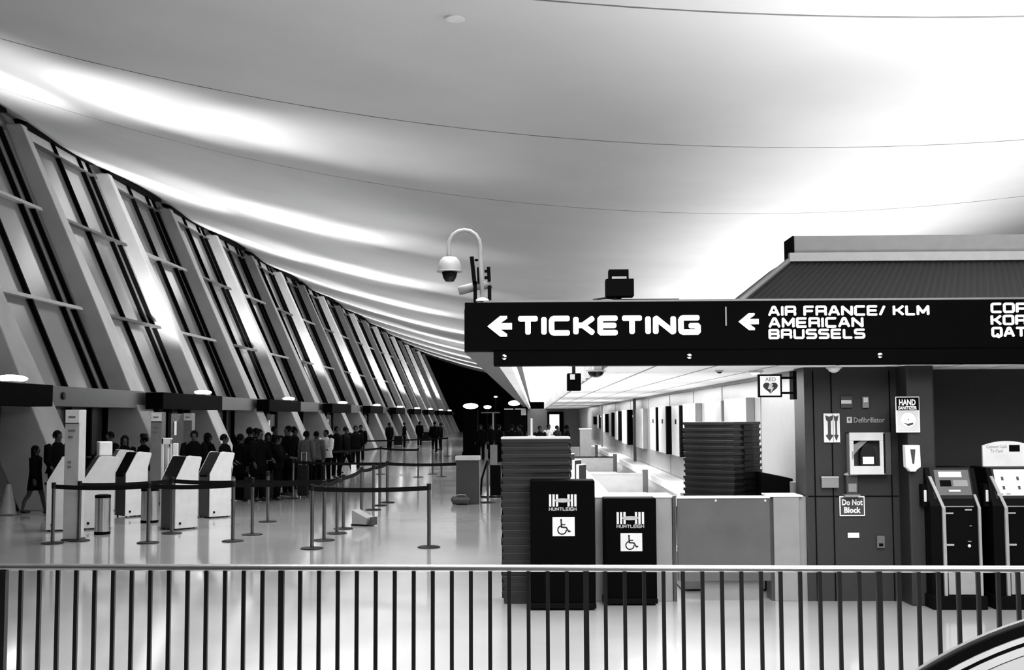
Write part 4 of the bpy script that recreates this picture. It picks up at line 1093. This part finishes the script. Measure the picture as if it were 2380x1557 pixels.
# ================================================================== PEOPLE
COATS = {k: mat('coat_%d' % i, g, .9, vary=.2, scale=12, spec=.05) for i, (k, g) in enumerate(((.006, .002), (.02, .005), (.05, .03), (.12, .10), (.35, .30), (.7, .6)))}
def person(label, px=None, py=None, h=1.72, rz=0, coat=.006, trous=.006, hem=.82, stride=.0, arm=(0, 0), hair='short', bare=False, hat=False, loc=None, group=None, sit=False):
    q = fl(px, py) if loc is None else Vector(loc)
    s = h/1.75; w = .98 if hair == 'long' else 1.12
    o = thing('person', label, 'person', (q.x, q.y, q.z if loc is not None else 0), rz, group)
    V, E, R = [], [], []
    def v(p, r, par=None):
        V.append(tuple(c*s for c in p)); R.append(r*s)
        if par is not None: E.append((par, len(V)-1))
        return len(V)-1
    pel = v((0, 0, .95), .13)
    sp1 = v((0, .0, 1.12), .12, pel); ch = v((0, 0, 1.30), .135, sp1); nb = v((0, .0, 1.46), .075, ch)
    nk = v((0, -.01, 1.52), .055, nb); hb = v((0, -.025, 1.60), .085, nk); ht = v((0, -.02, 1.70), .08, hb)
    v((0, -.115, 1.61), .022, hb)                      # nose
    legs, arms = [], []
    for sd in (-1, 1):
        f = stride*sd
        hp = v((sd*.095, 0, .88), .095, pel)
        if sit: kn = (sd*.11, -.42, .52); an = (sd*.11, -.44, .09)
        else: kn = (sd*.10, -.22*f-.015, .49); an = (sd*.10, -.42*f+.02, .09+.05*max(0, -f))
        k_ = v(kn, .062, hp); cf_ = v((kn[0], (kn[1]+an[1])/2+.02, (kn[2]+an[2])/2+.06), .055, k_); a_ = v(an, .04, cf_)
        v((an[0]+sd*.02, an[1]-.16, an[2]-.055), .035, a_); legs.append(((sd*.095, 0, .88), kn, an))
        sh = v((sd*.185*w, 0, 1.41), .062, ch)
        ff, up = arm[0 if sd < 0 else 1], 0
        el = (sd*.235*w, -.16*ff-.05*f*-1, 1.13); wr = (sd*(.24-.06*abs(ff))*w, -.16*ff-.22*ff-.08*f*-1-.02, .90+.24*ff)
        e_ = v(el, .045, sh); w_ = v(wr, .030, e_)
        d = (Vector(wr)-Vector(el)).normalized(); pm = Vector(wr)+d*.05; pv = v(tuple(pm), .030, w_)
        side = Vector((0, 1, 0)) if abs(d.y) < .8 else Vector((1, 0, 0))
        for j, (oo, ln) in enumerate(((-.030, .070), (-.010, .082), (.010, .078), (.030, .062))):
            b0 = v(tuple(pm+side*oo+d*.035), .010, pv); v(tuple(pm+side*oo*1.1+d*(.035+ln)+Vector((-sd*.012, 0, 0))), .008, b0)
        t0 = v(tuple(pm+side*-.04+d*.0), .011, pv); v(tuple(pm+side*-.06+d*.045), .009, t0)
        arms.append(((sd*.185*w, 0, 1.41), el, wr))
    me = bpy.data.meshes.new('body'); me.from_pydata(V, E, []); me.update()
    b = bpy.data.objects.new('body', me); COL.objects.link(b); b.parent = o
    me.materials.append(SKIN)
    b.modifiers.new('skin', 'SKIN')
    for i, sv in enumerate(me.skin_vertices[0].data): sv.radius = (R[i], R[i]); sv.use_root = (i == 0)
    b.modifiers.new('sub', 'SUBSURF').levels = 1; b.modifiers['sub'].render_levels = 1
    b.modifiers['skin'].use_smooth_shade = True
    S_ = lambda p: tuple(c*s for c in p)
    # coat: torso and sleeves
    cm_ = MB(); hz = hem
    fl_ = .03 if hem > .75 else .06
    rings = [(0, 0, hz*s, (.20+fl_)*w*s, (.15+fl_*.6)*s), (0, 0, .95*s, .195*w*s, .155*s), (0, 0, 1.12*s, .175*w*s, .14*s), (0, 0, 1.28*s, .205*w*s, .15*s), (0, 0, 1.40*s, .20*w*s, .125*s),
             (0, -.0, 1.455*s, .12*s, .095*s), (0, -.005, 1.50*s, .075*s, .075*s)]
    cm_.loft(rings, 16)
    for a0, e0, w0 in arms:
        wv = Vector(w0)*.94+Vector(e0)*.06
        cm_.tube([S_((a0[0]*.82, a0[1], a0[2]+.01)), S_(a0), S_(((a0[0]+e0[0])/2, (a0[1]+e0[1])/2, (a0[2]+e0[2])/2)), S_(e0), S_(tuple(wv))], [.065*s, .092*s, .085*s, .075*s, .06*s], 10)
    cm_.build('coat', COATS[coat], o, smooth='all')
    if not bare:
        tm = MB()
        for h0, k0, a0 in legs:
            tm.tube([S_((h0[0], h0[1], h0[2]+.07)), S_(h0), S_(k0), S_((a0[0], a0[1], a0[2]-.02))], [.105*s, .108*s, .078*s, .066*s], 10)
        tm.build('trousers', COATS[trous], o, smooth='all')
    for h0, k0, a0 in legs:
        MB().ball(S_((a0[0]+.01, a0[1]-.07, max(a0[2]-.04, .045))), .05*s, .14*s, .045*s, 10, 6).build('shoe', BLACK, o, smooth='all')
    hm = MB(); hm.ball(S_((0, .018, 1.648)), .093*s, .104*s, .108*s, 16, 10, -.6, 1)
    if hair == 'long': hm.loft([(0, .05*s, 1.40*s, .085*s, .04*s), (0, .055*s, 1.5*s, .095*s, .06*s), (0, .035*s, 1.62*s, .102*s, .085*s), (0, .02*s, 1.68*s, .10*s, .10*s)], 12)
    hm.build('hair', HAIR, o, smooth='all')
    for sd in (-1, 1):
        MB().ball(S_((sd*.033, -.098, 1.635)), .012*s, .008*s, .008*s, 6, 4).build('eye', BLACK, b)
        MB().ball(S_((sd*.086, -.01, 1.61)), .010*s, .02*s, .03*s, 8, 5).build('ear', SKIN, b)
    MB().ball(S_((0, -.10, 1.565)), .028*s, .008*s, .007*s, 8, 4).build('mouth', DARK, b)
    if hat:
        MB().lathe([(.16*s, 1.70*s), (.11*s, 1.71*s), (.10*s, 1.80*s), (.06*s, 1.82*s)], n=16).build('hat', BLACK, o, smooth=True)
    return o
R90 = PI/2
person('person with long dark hair in a dark knee-length coat, walking with bare legs', 80, 1196, 1.48, R90, hem=.62, stride=.6, hair='long', bare=True)
person('person in a dark jacket half hidden behind the nearest white pylon', 130, 1196, 1.80, R90*.6, coat=.006, hem=.86, arm=(.4, .4))
person('person in black leaning over the box-topped check-in kiosk', 252, 1172, 1.74, -.5, arm=(1, 1))
person('person with long dark hair in black between two check-in kiosks', 287, 1178, 1.66, .4, hair='long', arm=(.8, .6))
person('person in a dark brimmed hat behind the second steel bin', 332, 1165, 1.62, -.9, hat=True, arm=(.3, .3))
person('person in black standing behind the lone pale kiosk', 449, 1174, 1.76, .2, arm=(.5, .2))
person('person in a dark coat bending an arm behind the lone pale kiosk', 482, 1160, 1.68, 2.2, arm=(.7, .3), hair='long')
person('person in black with a pale face beside the lone pale kiosk', 520, 1168, 1.66, R90, arm=(.6, .6))
Q_ = [('person in a long black coat at the front of the queue', 558, 1164, 1.66, 2.4, dict(hem=.64, coat=.006)),
 ('person in a bulky black coat in the front row of the queue', 601, 1165, 1.78, 1.0, dict(hem=.66, arm=(.2, .5))),
 ('person in black reaching forward with a pale hand in the queue', 644, 1162, 1.62, R90, dict(arm=(1, .9))),
 ('person in a black jacket turned away in the second row of the queue', 579, 1150, 1.80, PI, dict(arm=(.3, .3), hem=.7)),
 ('person with long hair in black in the second row of the queue', 622, 1149, 1.66, .2, dict(hair='long', arm=(.5, .5))),
 ('tall person in black in the second row of the queue', 668, 1152, 1.84, -.6, dict(arm=(.3, .6), hem=.68)),
 ('person in a black coat in the last row of the queue, nearest the kiosks', 592, 1137, 1.76, -R90, dict(hem=.7)),
 ('person in a black hooded coat in the last row of the queue', 637, 1136, 1.82, .8, dict(hem=.72, arm=(.2, .2))),
 ('person in black in the last row of the queue beside the grey-topped one', 683, 1138, 1.80, 2.0, dict(hem=.8)),
 ('person with a pale shirt sleeve behind the tall queue suitcase', 712, 1141, 1.68, 2.6, dict(coat=.12)),
 ('person in a grey top at the tail of the queue', 735, 1128, 1.64, PI*.9, dict(coat=.12)),
 ('person in a white top with dark trousers at the tail of the queue', 757, 1120, 1.66, -.3, dict(coat=.7, arm=(.8, .8))),
 ('person in black beyond the white-topped one', 782, 1111, 1.76, .5, {}),
 ('person in dark clothes by the farther canopies, walking', 804, 1103, 1.72, R90, dict(stride=.6)),
 ('person in black near the start of the farthest belts', 826, 1092, 1.74, .3, {})]
for lab, px, py, hh, rz, kw in Q_: person(lab, px, py, hh, rz, **kw)
for i, (px, py, hh) in enumerate(((838, 1072, 1.7), (905, 1048, 1.72), (940, 1040, 1.7), (975, 1036, 1.75), (1010, 1052, 1.8), (1024, 1046, 1.7))):
    person('distant dark figure on the far floor, %s from the queue' % ORD[i], px, py, hh, i*.9, group='distant figures on the far floor')
# people beyond the tall tub stack
for i, (px, py) in enumerate(((1255, 1080), (1276, 1074), (1296, 1076), (1318, 1085))):
    person('dark-haired person seen over the top of the tall tub stack, %s along it' % ORD[i], px, py, 1.66+.05*(i % 2), .5*i, coat=.02 if i != 1 else .35, group='heads over the tall tub stack')
for i, (px, py) in enumerate(((1118, 1072), (1140, 1068), (1160, 1075), (1190, 1078), (1208, 1082))):
    person('dark-clothed person before the black far end, %s beside the dark lamp column' % ORD[i], px, py, 1.72, 1.1*i, group='dark figures at the far end')

# ---- luggage
def suitcase(label, px, py, w=.42, h=.62, m_=None, rz=0):
    q = fl(px, py); o = thing('suitcase', label, 'suitcase', (q.x, q.y, 0), rz); m_ = m_ or FELT
    box(-w/2, w/2, 0, .26, .05, h).build('shell', m_, o, bevel=.03)
    MB().tube([(-w*.25, .2, h), (-w*.25, .2, h+.32), (w*.25, .2, h+.32), (w*.25, .2, h)], .010, 6).build('pull_handle', STEEL, o)
    for xx in (-w*.4, w*.4): MB().tube([(xx-.015, .13, .03), (xx+.015, .13, .03)], .03, 10).build('wheel', RUBBER, o)
suitcase('tall black suitcase standing in front of the queue', 702, 1157, .26, .84)
suitcase('black suitcase on the floor near the start of the queue', 578, 1166, .26, .6)
suitcase('black suitcase on the floor in the middle of the queue', 622, 1163, .28, .66)
suitcase('small dark suitcase at the tail of the queue', 742, 1122, .3, .55)
suitcase('dark suitcase standing on the far floor below the third distant lamp', 925, 1036, .6, .7)
suitcase('dark suitcase standing on the far floor below the fifth distant lamp', 990, 1026, .8, .8)

# ---- far desks, far dark column with lamps
for i, (px0, px1, py0, py1, yb) in enumerate(((868, 905, 996, 1012, 1018), (955, 972, 993, 1010, 1014), (1012, 1028, 990, 1004, 1010))):
    q = fl((px0+px1)/2, yb); Y = q.y; x0, x1, z0, z1 = rect(px0, py0, px1, py1, Y)
    o = thing('far_desk', 'pale desk on the far floor by the canopies, %s from the queue' % ORD[i], 'desk', (0, 0, 0), 0, 'pale far desks')
    box(x0, x1, Y, Y+.8, z1-.12, z1).build('top', LIGHT, o)
    box(x0+.02, x0+.12, Y+.05, Y+.75, 0, z1-.12).build('leg', MID, o); box(x1-.12, x1-.02, Y+.05, Y+.75, 0, z1-.12).build('leg', MID, o)
    box(x0+.15, x1-.15, Y+.5, Y+.55, .2, z1-.15).build('modesty_panel', MID, o)
YB_ = 62
lc = thing('lamp_column', 'broad black column with a bright lamp on top at the far end', 'column', (0, 0, 0))
x0, x1, z0, z1 = rect(1076, 952, 1110, 1040, YB_)
box(x0, x1, YB_, YB_+.8, 0, z1).build('shaft', MATTE, lc); box(x0-.05, x1+.05, YB_-.05, YB_+.85, 0, .2).build('plinth', MATTE, lc)
x0, x1, z0, z1 = rect(1075, 937, 1111, 950, YB_); MB().ball(((x0+x1)/2, YB_+.4, (z0+z1)/2), (x1-x0)/2, .25, (z1-z0)/2, 14, 6).build('lamp', LAMP, lc, smooth='all')
for i, (px, py, r, Y, lab) in enumerate(((1195, 937, 14, 70, 'wide bright far lamp beside the canopy edge'), (1152, 922, 4, 78, 'small high far lamp in the black far end'), (1133, 946, 9, 74, 'small low far lamp beside the lamp column'))):
    q = at(px, py, Y); rr = r*Y/FPX
    o = thing('far_lamp', lab, 'lamp', (q.x, q.y, 0))
    MB().ball((0, 0, q.z), rr, .12, min(rr*.45, .16), 12, 6).build('lamp', LAMP, o, smooth='all')
    MB().tube([(0, 0, 0), (0, 0, q.z-.1)], .05, 8).build('pole', MATTE, o)
fk = thing('far_kiosk', 'black far kiosk block beside the canopy edge with a pale top line', 'kiosk', (0, 0, 0))
x0, x1, z0, z1 = rect(1172, 952, 1222, 1005, 76); box(x0, x1, 76, 77, 0, z1).build('body', MATTE, fk); box(x0, x1, 75.97, 77.03, z1, z1+.07).build('pale_top', WHITE, fk)
x0, x1, z0, z1 = rect(1211, 952, 1223, 965, 75.9); box(x0, x1, 75.9, 75.98, z0, z1).build('notice', LIGHT, fk)
sf = thing('display_stand', 'thin pale frame standing at the black far end', 'frame', (0, 0, 0))
Yq2 = 66; x0, x1, z0, z1 = rect(1118, 959, 1162, 1040, Yq2)
MB().tube([(x0, Yq2, z1), (x1, Yq2, z1)], .04, 6).build('rail', MID, sf); MB().tube([((x0+x1)/2+.15, Yq2, 0), ((x0+x1)/2+.15, Yq2, z1)], .06, 6).build('upright', GREY, sf)
